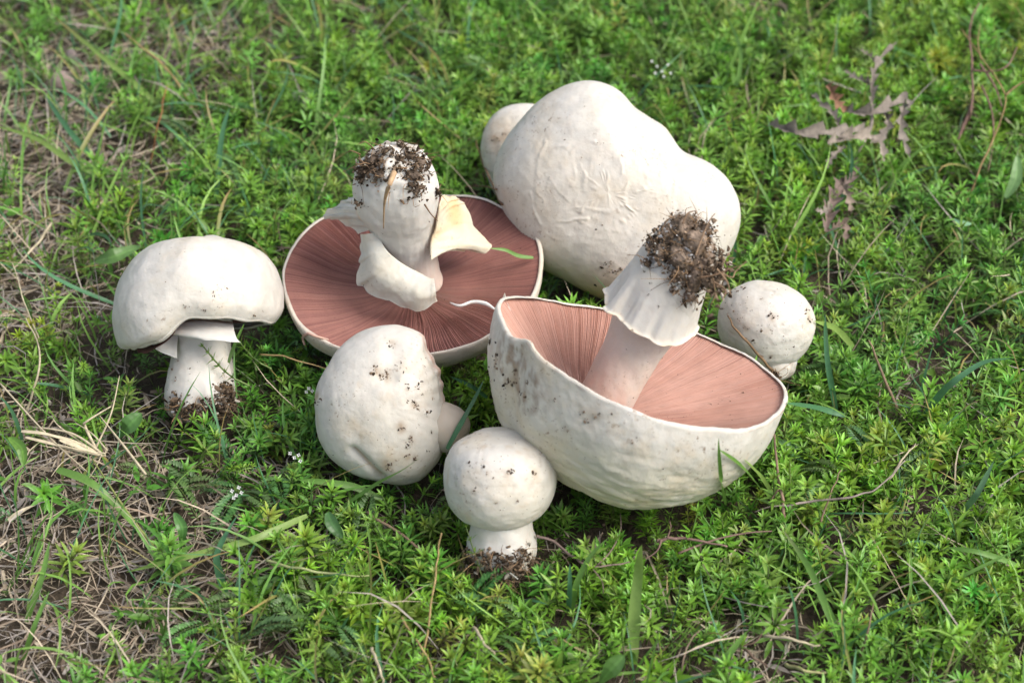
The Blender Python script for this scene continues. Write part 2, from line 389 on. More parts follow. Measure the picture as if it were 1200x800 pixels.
def open_cap(org, fr, R, rim, D, parent, mat=M_SKIN, ni=80, nj=260, seed=0, full=.8, disp=None, cols=None, lip=.28, name='cap', zpow=1.0, roll=0.10, rolld=.12, shrink=None):
    e1, e2, n = fr; th = np.linspace(0, 2*math.pi, nj, endpoint=False)
    ph = np.concatenate([np.linspace(0, math.pi/2, ni-20), math.pi/2+np.linspace(.08, 1, 12)*roll])
    f = np.sin(np.minimum(ph, math.pi/2))**full*np.where(ph > math.pi/2, np.cos(ph-math.pi/2), 1)
    rad = f[:, None]*R(th)[None, :]; z = np.where(ph > math.pi/2, rolld*np.sin(ph-math.pi/2)/math.sin(roll), -D*np.abs(np.cos(ph))**zpow)
    zz = z[:, None]+rim(th)[None, :]*(f**4)[:, None]
    if shrink is not None: rad = rad*(1-shrink(th)[None, :]*(sstep(.45, 1.02, np.linspace(0, 1, len(ph)))**1.6)[:, None])
    # lip folding over into the flesh edge
    r1 = rad[-1]; z1 = zz[-1]; L = []; LZ = []
    for k, a in enumerate(np.linspace(.25, math.pi, 8)):
        L.append(r1-lip/2*(1-math.cos(a))); LZ.append(z1+lip*.28*math.sin(a))
    rad = np.vstack([rad, L]); zz = np.vstack([zz, LZ])
    G = np.asarray(org)+rad[..., None]*(np.cos(th)[None, :, None]*e1+np.sin(th)[None, :, None]*e2)+zz[..., None]*n
    G = G[:, ::-1]; N = grid_normals(G)
    if (N[30, 0]@(G[30, 0]-np.asarray(org))) < 0: N = -N
    d = .10*fbm(G*.45, seed, 3)+.02*fbm(G*2.2, seed+4, 2)
    if disp is not None: d = d+disp(G, f)
    G = G+N*d[..., None]
    c = (cols or (lambda g: skin_cols(g, seed)))(G)
    return skin_mesh(name, G, mat, parent, c), G
def loft(inner, outer, bulge, nu=30, nv=16, th=.09, seed=0, rag=.08, amp=.06):
    """thin torn sheet of flesh between two 3D curves, closed with a back"""
    a = cr_interp(inner, nu); b = cr_interp(outer, nu)
    b = b+np.stack([vn(np.stack([np.arange(nu)*.30, np.arange(nu)*0, np.arange(nu)*0+s], -1), seed) for s in (1, 5, 9)], -1)*rag
    v = np.linspace(0, 1, nv)[None, :, None]; G = a[:, None]*(1-v)+b[:, None]*v+np.sin(v*math.pi)*np.asarray(bulge)
    N = grid_normals(G, False); G = G+N*(amp*fbm(G*1.2, seed, 3))[..., None]
    T = th*(1-.75*np.linspace(0, 1, nv)[None, :, None]**2)
    A, B = G+N*T/2, G-N*T/2; n = nu*nv; F = grid_faces(nu, nv, False)
    E = []
    for i in range(nu-1):
        for j in (0, nv-1): E.append((i*nv+j, (i+1)*nv+j, n+(i+1)*nv+j, n+i*nv+j))
    for j in range(nv-1):
        for i in (0, nu-1): E.append((i*nv+j, i*nv+j+1, n+i*nv+j+1, n+i*nv+j))
    return np.vstack([A.reshape(-1, 3), B.reshape(-1, 3)]), np.vstack([F, F[:, ::-1]+n, np.array(E)])
def stem_lathe(org, axis, prof, parent, seed, mat=M_SKIN, ni=70, nj=90, bend=None, amp=.06, cols=None, name='stem', lob=.04, knob=None):
    fr = frame(axis)
    lf = lambda th, z: 1+lob*np.sin(2*th+seed)+lob*.6*np.sin(3*th+z*.4+seed*2)
    G, th, z = lathe(org, fr, prof, ni, nj, bend, lf)
    N = grid_normals(G)
    c0 = G.mean(axis=1, keepdims=True)
    if ((N*(G-c0)).sum(-1)).mean() < 0: N = -N
    G = G+N*(amp*fbm(G*.9, seed, 3)+amp*.3*fbm(G*np.array([4, 4, 1.]), seed+2, 2))[..., None]
    if knob: G = G+N*(sstep(knob[0], knob[1], z)*knob[2]*fbm(G*1.5, seed+8, 4))[..., None]
    c = skin_cols(G, seed, .3) if cols is None else cols(G, z)
    o = skin_mesh(name, G, mat, parent, c); return o, G

# --- upturned mushroom at the back (gills up, thick stem, torn veil)
def mushroom_upturned_back():
    s0 = len(SURF)
    O = P(482, 318, 4.9); k = scl(O); n = view(-.07, .72, .69)
    t = thing('mushroom', [O[0], O[1], 1], 'upturned mushroom with brownish pink gills, torn cream veil and muddy bulb', 'mushroom', GROUP)
    fr = frame(n, RT*.98+UP*.12); Rm = 151/k
    R = lambda th: Rm*(1+.02*np.cos(2*th+.5)+.012*np.sin(3*th+1)+.006*np.sin(9*th))
    rim = lambda th: .10*np.sin(th*2+1)+.12*np.sin(3*th)+.05*np.sin(8*th)
    open_cap(O, fr, R, rim, 3.3, t, seed=11, full=.72, lip=.16, cols=lambda g: skin_cols(g, 11, .45, np.array([.60, .54, .47])))
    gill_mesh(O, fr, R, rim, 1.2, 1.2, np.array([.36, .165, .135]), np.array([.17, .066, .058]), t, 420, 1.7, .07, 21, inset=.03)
    ax = nrm(P(466, 190, 5+9.4)-P(487, 350, 5)); ax = nrm(n+.02*RT*0+view(-1, .2, 0)*.05)
    b = O-n*1.2+RT*.2
    def cols(G, z):
        c = skin_cols(G, 31, .15, np.array([.59, .57, .525])).reshape(G.shape)
        c = mixc(c, np.array([.75, .55, .46]), sstep(3.6, 1.0, z)*.7*(.6+.4*fbm(G*[3, 3, .5], 4)))
        return mixc(c, BROWN, sstep(8.2, 10.4, z)*sstep(.0, .5, fbm(G*1.6, 8))*.9)
    o, G = stem_lathe(b, ax, [(0, 0), (1.3, .0), (1.4, .8), (1.42, 2.2), (1.55, 3.4), (1.7, 4.4), (1.85, 5.1), (2.1, 5.9), (2.28, 6.9), (2.2, 7.9), (1.85, 8.8), (1.35, 9.4), (.6, 9.75), (0, 9.8)],
                      t, 32, M_VEIL, 110, 130, cols=cols, amp=.1, knob=(7.6, 9.4, .32))
    st = [SURF[-1]]
    z1 = lambda x, y, h: P(310+x/2.667, 140+y/2.667, h)
    flaps = [
        ('front', [z1(352, 352, 8.6), z1(378, 405, 8.0), z1(430, 450, 7.2), z1(500, 490, 6.6), z1(530, 498, 6.6)],
         [z1(300, 362, 7.9), z1(298, 440, 6.6), z1(296, 515, 5.6), z1(385, 568, 5.35), z1(490, 596, 5.2), z1(545, 566, 5.4)], [0, -.5, .35], (.585, .57, .505)),
        ('left', [z1(384, 350, 8.6), z1(372, 320, 9.0), z1(345, 290, 9.4), z1(325, 245, 9.6)],
         [z1(296, 354, 6.6), z1(240, 322, 6.4), z1(186, 303, 6.4), z1(200, 284, 7.0), z1(250, 252, 8.2), z1(300, 238, 9.2)], [0, -.2, .35], (.585, .575, .53)),
        ('right', [z1(520, 440, 7.4), z1(520, 390, 8.0), z1(538, 330, 9.0), z1(545, 270, 10)],
         [z1(620, 412, 6.4), z1(706, 404, 5.9), z1(655, 325, 6.8), z1(618, 255, 8.3), z1(570, 243, 9.3)], [0, -.2, .5], (.61, .56, .44))]
    for q, (nm, a, bb, bl, cc) in enumerate(flaps):
        V, F = loft(a, bb, bl, 70, 34, .10, 50+q, .10, .11); c = mixc(np.array(cc), np.array([.78, .60, .36]), np.clip(fbm(V*.7, 60+q)*1.2, 0, 1)*(.8 if nm == 'right' else .25))
        if nm == 'left': c = mixc(c, np.array([.75, .38, .12]), sstep(.75, .15, np.linalg.norm(V-z1(318, 292, 8.7), axis=1))*.8)
        if nm == 'right': c = mixc(c, np.array([.72, .46, .20]), sstep(1.6, .2, np.linalg.norm(V-z1(600, 285, 8.7), axis=1))*.7)
        SURF.append((V, F)); mesh('veil_flap', V, F, M_VEIL, t, c)
    # a curl of veil lying on the gills
    V, F = tube([z1(580, 572, 5.3), z1(610, 582, 5.6), z1(650, 570, 5.7), z1(690, 575, 5.8), z1(718, 592, 5.9)], [.03, .08, .10, .12, .06], 7, 18)
    mesh('veil_curl', V, F, M_VEIL, t, np.array([.8, .76, .72]))
    V, F = tube([z1(405, 165, 14.9), z1(388, 210, 14.6), z1(375, 260, 13.2), z1(372, 340, 11)], [.16, .13, .07, .03], 6, 18)
    mesh('rootlet', V, F, M_DRY, t, np.array([.50, .34, .2]))
    soil_on(t, st, [(436, 190, .75), (425, 203, .65), (446, 204, .6), (484, 205, .75), (492, 190, .7), (487, 222, .5), (480, 182, .4), (424, 238, .2), (504, 178, .5), (512, 225, .3), (465, 185, .35), (462, 200, .3), (452, 176, .35), (470, 172, .3)],
            n=1250, size=(.04, .15), thick=.35, fib=60, white=.05, core=.42)
    z = lambda x, y, h: P(310+x/2.667, 140+y/2.667, h)
    for pts, r in (([z(500, 265, 12.6), z(520, 295, 12), z(542, 318, 11.5)], .05), ([z(345, 95, 16), z(315, 70, 17), z(290, 80, 17)], .04),
                   ([z(300, 110, 15), z(270, 98, 15.5), z(252, 108, 15)], .04), ([z(425, 100, 16), z(450, 75, 17), z(480, 78, 17)], .035)):
        V, F = tube(pts, [r, r*.7, r*.3], 5, 10); mesh('root_fibre', V, F, M_DRY, t, np.array([.2, .12, .07]))
    specks_on(t, SURF[s0:], [(345, 299, 1), (428, 242, 2), (503, 260, 1), (505, 300, 1)], 30, (340, 260, 630, 410))
mushroom_upturned_back()

# --- big lobed cap
def seen(G, px, py):
    """the point of a surface that shows at that spot of the photograph"""
    g = G.reshape(-1, 3); d = g-CAM; z = d@FWD; x = 600+(d@RT)/z*1200/K; y = 400-(d@UP)/z*1200/K
    c = np.where(np.hypot(x-px, y-py) < 6)[0]
    return g[c[np.argmin(z[c])]] if len(c) else g[np.argmin(np.hypot(x-px, y-py))]
RIDGES = [[(330, 350), (305, 370), (330, 410), (365, 442)], [(262, 455), (300, 500), (350, 512), (425, 498)], [(497, 335), (482, 380), (448, 402)],
          [(490, 395), (496, 455)], [(415, 348), (415, 412)], [(552, 380), (544, 432), (560, 470)], [(612, 350), (624, 425)], [(662, 330), (670, 425)], [(385, 330), (380, 400)],
          [(278, 540), (330, 572), (385, 560)], [(240, 420), (250, 470), (275, 520)], [(420, 462), (500, 482), (560, 456)], [(595, 300), (590, 342)],
          [(290, 250), (255, 300), (262, 360)], [(330, 270), (390, 240), (450, 250)], [(450, 300), (440, 340)], [(530, 300), (535, 350)], [(710, 360), (715, 430), (690, 480)], [(350, 470), (400, 460)]]
def mushroom_big_cap():
    s0 = len(SURF); C0 = P(712, 226, 6.4)
    t = thing('mushroom', [C0[0], C0[1]+2, 0.5], 'largest white mushroom cap, lobed and wrinkled on top, leaning behind the others', 'mushroom', GROUP)
    out = [(690, 95), (662, 100), (634, 116), (610, 138), (592, 161), (580, 187), (578, 214), (588, 240), (601, 267), (613, 293), (634, 313), (662, 328), (687, 342), (708, 353),
           (740, 358), (780, 352), (818, 335), (844, 310), (860, 286), (868, 255), (865, 232), (855, 209), (838, 194), (817, 184), (801, 176), (793, 160), (781, 146), (762, 136), (744, 122), (722, 104), (708, 98)]
    G, X, Y, Z, pl, fr = dome(C0, out, 4.3, 2.2, 210, 330, .86, 5)
    N = grid_normals(G);
    if ((N[40]*(G[40]-C0)).sum(-1)).mean() < 0: N = -N
    front = (Z > 0)
    z2 = lambda x, y: pl(540+x/2.857, 80+y/2.857)
    d = .22*fbm(G*.22, 5, 2)+.03*fbm(G*1.4, 6, 2)
    msk = np.exp(-(((X-z2(470, 390)[0])/3.6)**2+((Y-z2(470, 390)[1])/2.9)**2)**2)
    rd = np.zeros(X.shape)
    wob = .22*fbm(np.stack([X*1.3, Y*1.3, X*0], -1), 4, 3)
    for q, pl_ in enumerate(RIDGES):
        dd = seg_dist(X+wob, Y-wob, [z2(*p) for p in pl_]); rd = np.maximum(rd, np.exp(-(dd/.075)**2)*(.35+.65*math.sin(q*2.1)**2)*np.clip(.65+.9*vn(np.stack([X*1.3, Y*1.3, X*0+q], -1), 6), 0, 1))
    cx, cy = z2(490, 390); rr_ = np.hypot(X-cx, (Y-cy)*1.1)+wob*1.5; tt_ = np.arctan2(Y-cy, X-cx)
    mixr = sstep(1.3, 2.6, rr_)
    lab = np.abs((1-mixr)*fbm(np.stack([X*2.6+wob*2, Y*1.0, X*0+2], -1), 77, 2)+mixr*fbm(np.stack([rr_*2.3, np.cos(tt_)*2.0, np.sin(tt_)*2.0], -1), 78, 2))
    brk = np.clip(.45+1.2*fbm(np.stack([X*.8, Y*.8, X*0+5], -1), 79, 2), 0, 1)
    d = d+(rd*.075+np.exp(-(lab/.055)**2)*msk*brk*.08+.05*msk*fbm(np.stack([X*1.5, Y*.8, X*0], -1), 31, 2))*front
    # valleys between the lobes
    for poly, wdt, dep in (([(800, 178), (775, 190), (745, 200)], .9, .08), ([(795, 160), (770, 160), (735, 150)], .8, .10), ([(745, 122), (735, 140), (725, 165)], .8, .12), ([(584, 235), (620, 245), (660, 300)], 1.1, .08)):
        dd = seg_dist(X, Y, [pl(*p) for p in poly]); fade = 1-sstep(0, 3.4, np.hypot(X-pl(*poly[0])[0], Y-pl(*poly[0])[1])); d = d-dep*np.exp(-(dd/wdt)**2)*fade
    G = G+N*d[..., None]
    c = skin_cols(G, 40, .18).reshape(G.shape)
    c = mixc(c, np.array([.60, .50, .37]), np.clip(msk*(.25+.6*fbm(G*1.5, 41)+.35*np.exp(-(lab/.09)**2)*brk)*.5, 0, 1))
    c = mixc(c, np.array([.66, .36, .26]), np.exp(-(((X-pl(715, 340)[0])/2.8)**2+((Y-pl(720, 350)[1])/1.7)**2))*.75)  # reddish light bounced off the pink gills, painted into the lower cap
    skin_mesh('cap', G, M_SKIN, t, c)
    stem_lathe(C0-fr[2]*1.2, nrm(-fr[2]+np.array([0, 0, -.45])), [(0, 0), (2, .1), (1.8, 2), (2, 4), (2.3, 5.5), (1.4, 6.3), (0, 6.6)], t, 44, M_VEIL)
    cap = [SURF[s0]]
    z = lambda x, y, s: (540+x/2.857, 80+y/2.857, s)
    specks_on(t, cap, [z(410, 133, 1.5), z(465, 250, 2.6), z(405, 300, 1.3), z(465, 323, 1.3), z(400, 352, 1), z(520, 210, 1), z(667, 345, 1), z(475, 525, 1.6), z(455, 540, 1.3), z(190, 590, 2), z(215, 600, 3), z(240, 608, 3),
                       z(252, 625, 2), z(490, 655, 6), z(500, 680, 5), z(530, 680, 4), z(480, 690, 2), z(545, 700, 3), z(450, 725, 2), z(120, 400, 3), z(350, 240, 1.2), z(640, 300, .8), z(900, 560, 1)], 35, (590, 110, 860, 345))
mushroom_big_cap()

def mushroom_small_behind():
    s0 = len(SURF); C0 = P(613, 182, 3.9)
    t = thing('mushroom', [C0[0], C0[1], .5], 'small white mushroom peeping out behind the upper left side of the largest cap', 'mushroom', GROUP)
    out = [(640, 128), (624, 122), (606, 123), (590, 127), (577, 136), (568, 149), (564, 168), (567, 192), (574, 213), (584, 234), (605, 246), (635, 245), (655, 225), (665, 185), (655, 145)]
    G, X, Y, Z, pl, fr = dome(C0, out, 2.0, 1.8, 80, 120, .95)
    N = grid_normals(G)
    if ((N[20]*(G[20]-C0)).sum(-1)).mean() < 0: N = -N
    G = G+N*(.07*fbm(G*.6, 4)+.03*fbm(G*2.5, 9))[..., None]
    c = skin_cols(G, 51, .2).reshape(G.shape); q = pl(586, 160)
    c = mixc(c, np.array([.42, .29, .19]), np.exp(-(((X-q[0])/.9)**2+((Y-q[1])/1.0)**2))*np.clip(.45+.9*fbm(G*2, 3), 0, 1))
    skin_mesh('cap', G, M_SKIN, t, c)
    stem_lathe([C0[0]+.6, C0[1]+.6, C0[2]-1], [0, 0, -1], [(0, -.5), (1.3, 0), (1.2, 1), (1.3, 2.2), (.6, 2.9), (0, 3)], t, 53, M_VEIL, 40, 50)
    specks_on(t, [SURF[s0]], [(580, 165, 3), (590, 157, 3), (597, 163, 2)], 25, (566, 128, 610, 220))
mushroom_small_behind()

# --- upturned bowl in front
def mushroom_upturned_bowl():
    s0 = len(SURF); O = P(751, 421, 8.3); k = scl(O)
    n = view(.275, .905, .325)
    t = thing('mushroom', [O[0]-1, O[1]-1, 1.5], 'big upturned mushroom bowl with salmon gills and a large clod of earth on its stem', 'mushroom', GROUP)
    fr = frame(n, RT*.957-UP*.29); Rm = 171/k
    # theta 0 = lower right end of the rim, +90 deg = far side, 180 deg = upper left end
    def R(th):
        th = np.mod(th, 2*math.pi)
        return Rm*(1+.035*np.cos(2*th)+.02*np.sin(3*th+.4)+.008*np.sin(7*th)+.025*np.exp(-((th-math.pi)/.35)**2)-.03*np.exp(-((th-3.75)/.10)**2))
    def rim(th):
        th = np.mod(th, 2*math.pi); g = lambda c, w_: np.exp(-((th-c)/w_)**2)
        return .25*np.sin(2*th+.3)-.25*g(3.56, .16)+.32*g(3.80, .13)+.30*g(2.9, .5)+.035*np.sin(11*th)+.015*np.sin(19*th+1)-.25*g(5.0, .8)
    q1, q2 = P(608, 450, 7), P(590, 440, 7)
    def disp(G, f):
        low = sstep(-1.5, -5.5, ((G-O)@n))
        w = fbm(np.stack([G@fr[0]*.55, G@fr[1]*.8, G@n*2.6], -1), 15, 3)
        fold = np.exp(-((np.linalg.norm(G-P(597, 415, 8), axis=-1))/2.0)**2)
        return low*(.12*w+.04*fbm(np.stack([G@fr[0]*1.6, G@fr[1]*2, G@n*6], -1), 16, 2))+.02*fbm(G*4, 17, 2)+fold*.16*fbm(G*2.0, 71, 3)+.10*np.sin(G@fr[0]*.9+1)*low
    def cols(G):
        c = skin_cols(G, 13, .3).reshape(G.shape)
        c = mixc(c, np.array([.60, .55, .36]), sstep(-1.0, -6, (G-O)@n)*.85*(.8+.6*fbm(np.stack([G@fr[0]*.6, G@fr[1], G@n*3], -1), 22)).clip(0, 1.2))  # yellowish bounce from the grass put into the skin colour towards the underside
        for (x, y, h, r, a) in ((590, 437, 7.2, 1.1, 1.0), (582, 400, 7, .8, .6), (605, 465, 7, .7, .6), (612, 450, 6.6, 1.1, .9), (600, 415, 7.8, 1.1, .7), (583, 415, 7, 1.0, .5), (625, 480, 5.5, .9, .25), (700, 505, 6, 1.2, .25)):
            g = np.exp(-(np.linalg.norm(G-seen(G, x, y), axis=-1)/r)**2)*a; c = mixc(c, np.array([.27, .19, .14]), np.clip(g*(.35+1.9*fbm(G*[3.5, 3.5, 2.2], 14, 4)), 0, .85))
        return c
    o, G = open_cap(O, fr, R, rim, 7.0, t, M_SKINW, 130, 330, 13, .74, disp, cols, .20, zpow=.92)
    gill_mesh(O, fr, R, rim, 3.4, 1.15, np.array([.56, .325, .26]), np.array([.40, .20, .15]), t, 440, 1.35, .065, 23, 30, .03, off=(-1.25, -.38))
    ax = nrm(n+fr[0]*.16+fr[1]*.02)
    b = O-n*3.6-fr[0]*1.3-fr[1]*.4
    def sc(G, z):
        c = skin_cols(G, 34, .12, np.array([.59, .57, .525])).reshape(G.shape)
        c = mixc(c, np.array([.80, .50, .40]), np.clip(sstep(6.0, 1.0, z)*.55*(.8+.6*fbm(G*[2, 2, .4], 4)), 0, 1))
        return mixc(c, BROWN, sstep(9.2, 10.6, z)*sstep(-.2, .5, fbm(G*1.6, 8))*.9)
    stem_lathe(b, ax, [(0, 0), (1.4, .1), (1.42, 1.2), (1.44, 2.8), (1.52, 4.4), (1.75, 5.8), (2.0, 6.8), (2.05, 8), (1.8, 9.4), (1.35, 10.8), (.8, 11.5), (0, 11.7)], t, 35, M_VEIL, 100, 120, cols=sc, amp=.06)
    st = [SURF[-1]]
    # ring skirt
    f2 = frame(ax, RT)
    prof = [(1.95, 8.6), (2.1, 7.9), (2.2, 7.1), (2.30, 6.45), (2.38, 6.15), (2.52, 6.07), (2.54, 6.02), (2.48, 6.0), (2.3, 6.06), (2.1, 6.2), (1.6, 6.5)]
    Gr, th, z = lathe(b, f2, prof, 50, 200)
    wv = .34*np.sin(2*th+2.2)+.13*np.sin(3*th+1)+.22*vn(np.stack([th*2.2, th*0, th*0], -1), 5)+.07*vn(np.stack([th*6, th*0, th*0], -1), 6)*np.sin(th/2)
    wt = sstep(8.2, 6.2, z)
    Gr = Gr+(wt*wv[None, :])[..., None]*ax+(wt*(.08*np.sin(4*th+.7)+.2*vn(np.stack([th*7, th*0, th*0], -1), 8)*np.sin(th/2))[None, :])[..., None]*(np.cos(th)[None, :, None]*f2[0]+np.sin(th)[None, :, None]*f2[1])
    Gr = Gr+(.05*fbm(Gr*1.3, 19))[..., None]*ax
    c = skin_cols(Gr, 36, .1).reshape(Gr.shape); c = mixc(c, np.array([.75, .58, .36]), sstep(6.4, 5.9, z)*np.clip(.3+fbm(Gr*2, 5), 0, 1)*.7)
    skin_mesh('ring', Gr, M_VEIL, t, c)
    # small upturned shred on the ring
    zz = lambda x, y, h: P(550+x/2.16, 230+y/2.16, h)
    g0 = b+ax*6.4
    # soil
    soil_on(t, st, [(800, 266, .7), (782, 275, .55), (814, 285, .75), (798, 302, .8), (775, 298, .55), (822, 305, .7), (815, 328, .75), (795, 322, .5), (826, 268, .4), (766, 285, .4), (760, 308, .25), (808, 345, .4), (790, 340, .25)],
            n=2600, size=(.03, .14), thick=.55, fib=130, white=.12, core=.8, tone=1.9)
    e = b+ax*10
    out = []
    for i in range(380):
        p = P(rng.normal(838, 9), rng.normal(322, 15), 14.3+rng.normal()*.4); out.append(p)
    out = np.array(out); C = soil_cols(len(out), .06)*1.3
    V, F, C = join([crumbs(out, rng.uniform(.04, .17, len(out)), C)])
    props(mesh('hanging_soil', V, F, M_SOIL, t, C, False), kind='stuff')
    H0 = 16.3
    for pts, r, cc in (([(815, 300), (824, 275), (832, 258), (838, 250)], .05, (.24, .16, .10)), ([(820, 325), (838, 322), (855, 315), (872, 310)], .05, (.16, .10, .06)), ([(835, 325), (838, 345), (832, 358)], .05, (.14, .09, .05)),
                       ([(836, 330), (850, 340), (846, 352)], .06, (.2, .13, .08)), ([(800, 262), (806, 250), (816, 247)], .05, (.2, .13, .08)), ([(775, 270), (782, 258), (790, 255)], .05, (.12, .08, .05)),
                       ([(840, 315), (852, 330), (856, 345)], .05, (.3, .2, .12)), ([(845, 320), (858, 325), (862, 318), (875, 306)], .04, (.3, .2, .12))):
        V, F = tube([P(x, y, H0-.03*(y-250)*.5) for x, y in pts], [r, r*.8, r*.35], 6, 14); mesh('root_fibre', V, F, M_DRY, t, np.array(cc))
    # rolled lobe of the torn margin at the left end of the bowl
    V, F = loft([P(598, 372, 8.7), P(594, 395, 8.3), P(600, 420, 8.0), P(618, 440, 7.8)], [P(590, 345, 9.0), P(583, 392, 9.0), P(604, 404, 9.2), P(625, 428, 8.6)], [0, -.2, .25], 36, 14, .18, 91, .10, .10)
    c = mixc(WHITE, np.array([.35, .25, .17]), np.clip(.2+1.2*fbm(V*1.6, 12), 0, .8)); SURF.append((V, F)); mesh('torn_margin', V, F, M_VEIL, t, c)
    bc = SURF[s0:s0+1]
    z = lambda x, y, s: (550+x/2.16, 230+y/2.16, s)
    specks_on(t, SURF[s0:], [z(245, 590, 4), z(298, 572, 5), z(285, 548, 3), z(330, 552, 3), z(412, 618, 4), z(425, 614, 2), z(652, 638, 2.4), z(500, 640, 1), z(490, 690, 1), z(320, 560, 3), z(215, 515, 3), z(360, 550, 2),
                       z(60, 370, 6), z(70, 400, 7), z(65, 430, 6), z(110, 470, 8), z(140, 500, 6), z(120, 440, 6), z(90, 480, 6), z(150, 470, 4), z(60, 470, 4), z(50, 340, 3), z(410, 340, 2.5), z(608, 525, 2.5), z(690, 495, 3), z(660, 520, 1.5),
                       z(450, 250, 2), z(460, 220, 2), z(440, 190, 2), z(480, 280, 2)], 130, (580, 400, 910, 560), seed=8)
mushroom_upturned_bowl()

# --- standing mushroom at the left
def mushroom_standing_left():
    s0 = len(SURF); B = P(237, 476, 1.6); n = view(-.03, .97, -.06); k = scl(B)
    t = thing('mushroom', B, 'white mushroom at the far left standing upright on a pale stem with an earthy base', 'mushroom', GROUP)
    H = (476-388)/k/.99
    O = B+n*H
    def sc(G, z):
        c = skin_cols(G, 61, .15, np.array([.59, .57, .525])).reshape(G.shape)
        return mixc(c, BROWN, np.clip(sstep(1.6, .1, z)*(.35+1.4*fbm(G*1.8, 8)), 0, 1)*.9)
    stem_lathe(B-n*.5, n, [(0, -.4), (1.3, -.2), (1.9, .3), (2.0, 1.0), (1.85, 2.1), (1.62, 3.3), (1.55, 4.2), (1.7, 5.2), (1.9, 6.2), (0, 6.4)], t, 62, M_VEIL, 70, 90, cols=sc, amp=.12)
    st = [SURF[-1]]
    # cap: outline measured, deep body; under-rim handled with an open cap (gills down)
    fr = frame(n, RT*.99+UP*.05)
    C = P(235, 381, 0); C = O+RT*((235-237)/k)+n*1.25
    Rm = 103/k
    def R(th): return Rm*(1+.03*np.cos(th-math.pi)+.02*np.sin(2*th)+.012*np.sin(5*th))
    def rim(th):   # droops at the left end (th = pi); values along -n for the cap built the other way up
        th = np.mod(th, 2*math.pi)
        return 1.9*np.exp(-(np.abs(th-math.pi+.60)/.84)**5)+.05*np.cos(th)+.10*np.sin(3*th)+.05*np.sin(11*th)
    frd = (fr[0], -fr[1], -fr[2])       # the opening faces down the stem
    def R2(th): return R(-th)
    def shr(th): return .03+.17*np.exp(-(np.abs(np.mod(th, 2*math.pi)-math.pi+.55)/.9)**2.5)
    def disp(G, f):
        top = C+n*3.8+RT*.8
        return .30*np.exp(-(np.linalg.norm(G-top, axis=-1)/.7)**2)
    o, G = open_cap(C, frd, R2, rim, 3.75, t, seed=63, full=.56, disp=disp, zpow=.95, shrink=shr, roll=.42, rolld=.85, cols=lambda g: skin_cols(g, 64, .08), lip=.3)
    gill_mesh(C+frd[2]*.5, frd, lambda th: R2(th)*(1-shr(th)), rim, 1.0, 1.5, np.array([.26, .12, .10]), np.array([.16, .07, .06]), t, 240, 1.5, .05, 25, 18, .75)
    z = lambda x, y, h: P(110+x/3.077, 250+y/3.077, h)
    hz = O[2]+1.7
    V, F = loft([z(285, 395, hz-.1), z(350, 385, hz+.2), z(420, 385, hz+.2), z(500, 395, hz-.1)], [z(283, 430, hz-.2), z(370, 450, hz+.15), z(460, 460, hz+.1), z(532, 466, hz-.3)], [0, -.45, .1], 30, 10, .12, 95, .04, .04)
    mesh('veil_flap', V, F, M_VEIL, t, np.array([.59, .57, .525]))
    V, F = loft([z(165, 415, hz-1.1), z(235, 400, hz-.8), z(310, 395, hz-.9)], [z(190, 445, hz-1.3), z(222, 486, hz-1.3), z(300, 520, hz-1.6)], [0, -.35, .1], 26, 10, .14, 96, .05, .05)
    mesh('veil_flap', V, F, M_VEIL, t, np.array([.59, .57, .525]))
    soil_on(t, st, [(208, 474, .6), (222, 484, .7), (242, 478, .55), (262, 468, .75), (270, 478, .6), (262, 455, .3), (250, 486, .7), (235, 489, .6)], n=900, size=(.04, .17), thick=.35, fib=40, white=.05)
    q = lambda x, y, s: (110+x/3.077, 250+y/3.077, s)
    specks_on(t, SURF[s0:], [q(327, 335, 3), q(396, 347, 2.5), q(432, 285, 2), q(432, 300, 2), q(432, 348, 1.5), q(478, 270, 1.5), q(460, 275, 1), q(577, 365, 2.5), q(607, 352, 1.5), q(390, 270, 1), q(280, 560, 4), q(290, 600, 4), q(300, 530, 3), q(340, 560, 2),
                             q(440, 610, 4), q(470, 590, 3)], 60, (140, 290, 330, 460), seed=12)
mushroom_standing_left()

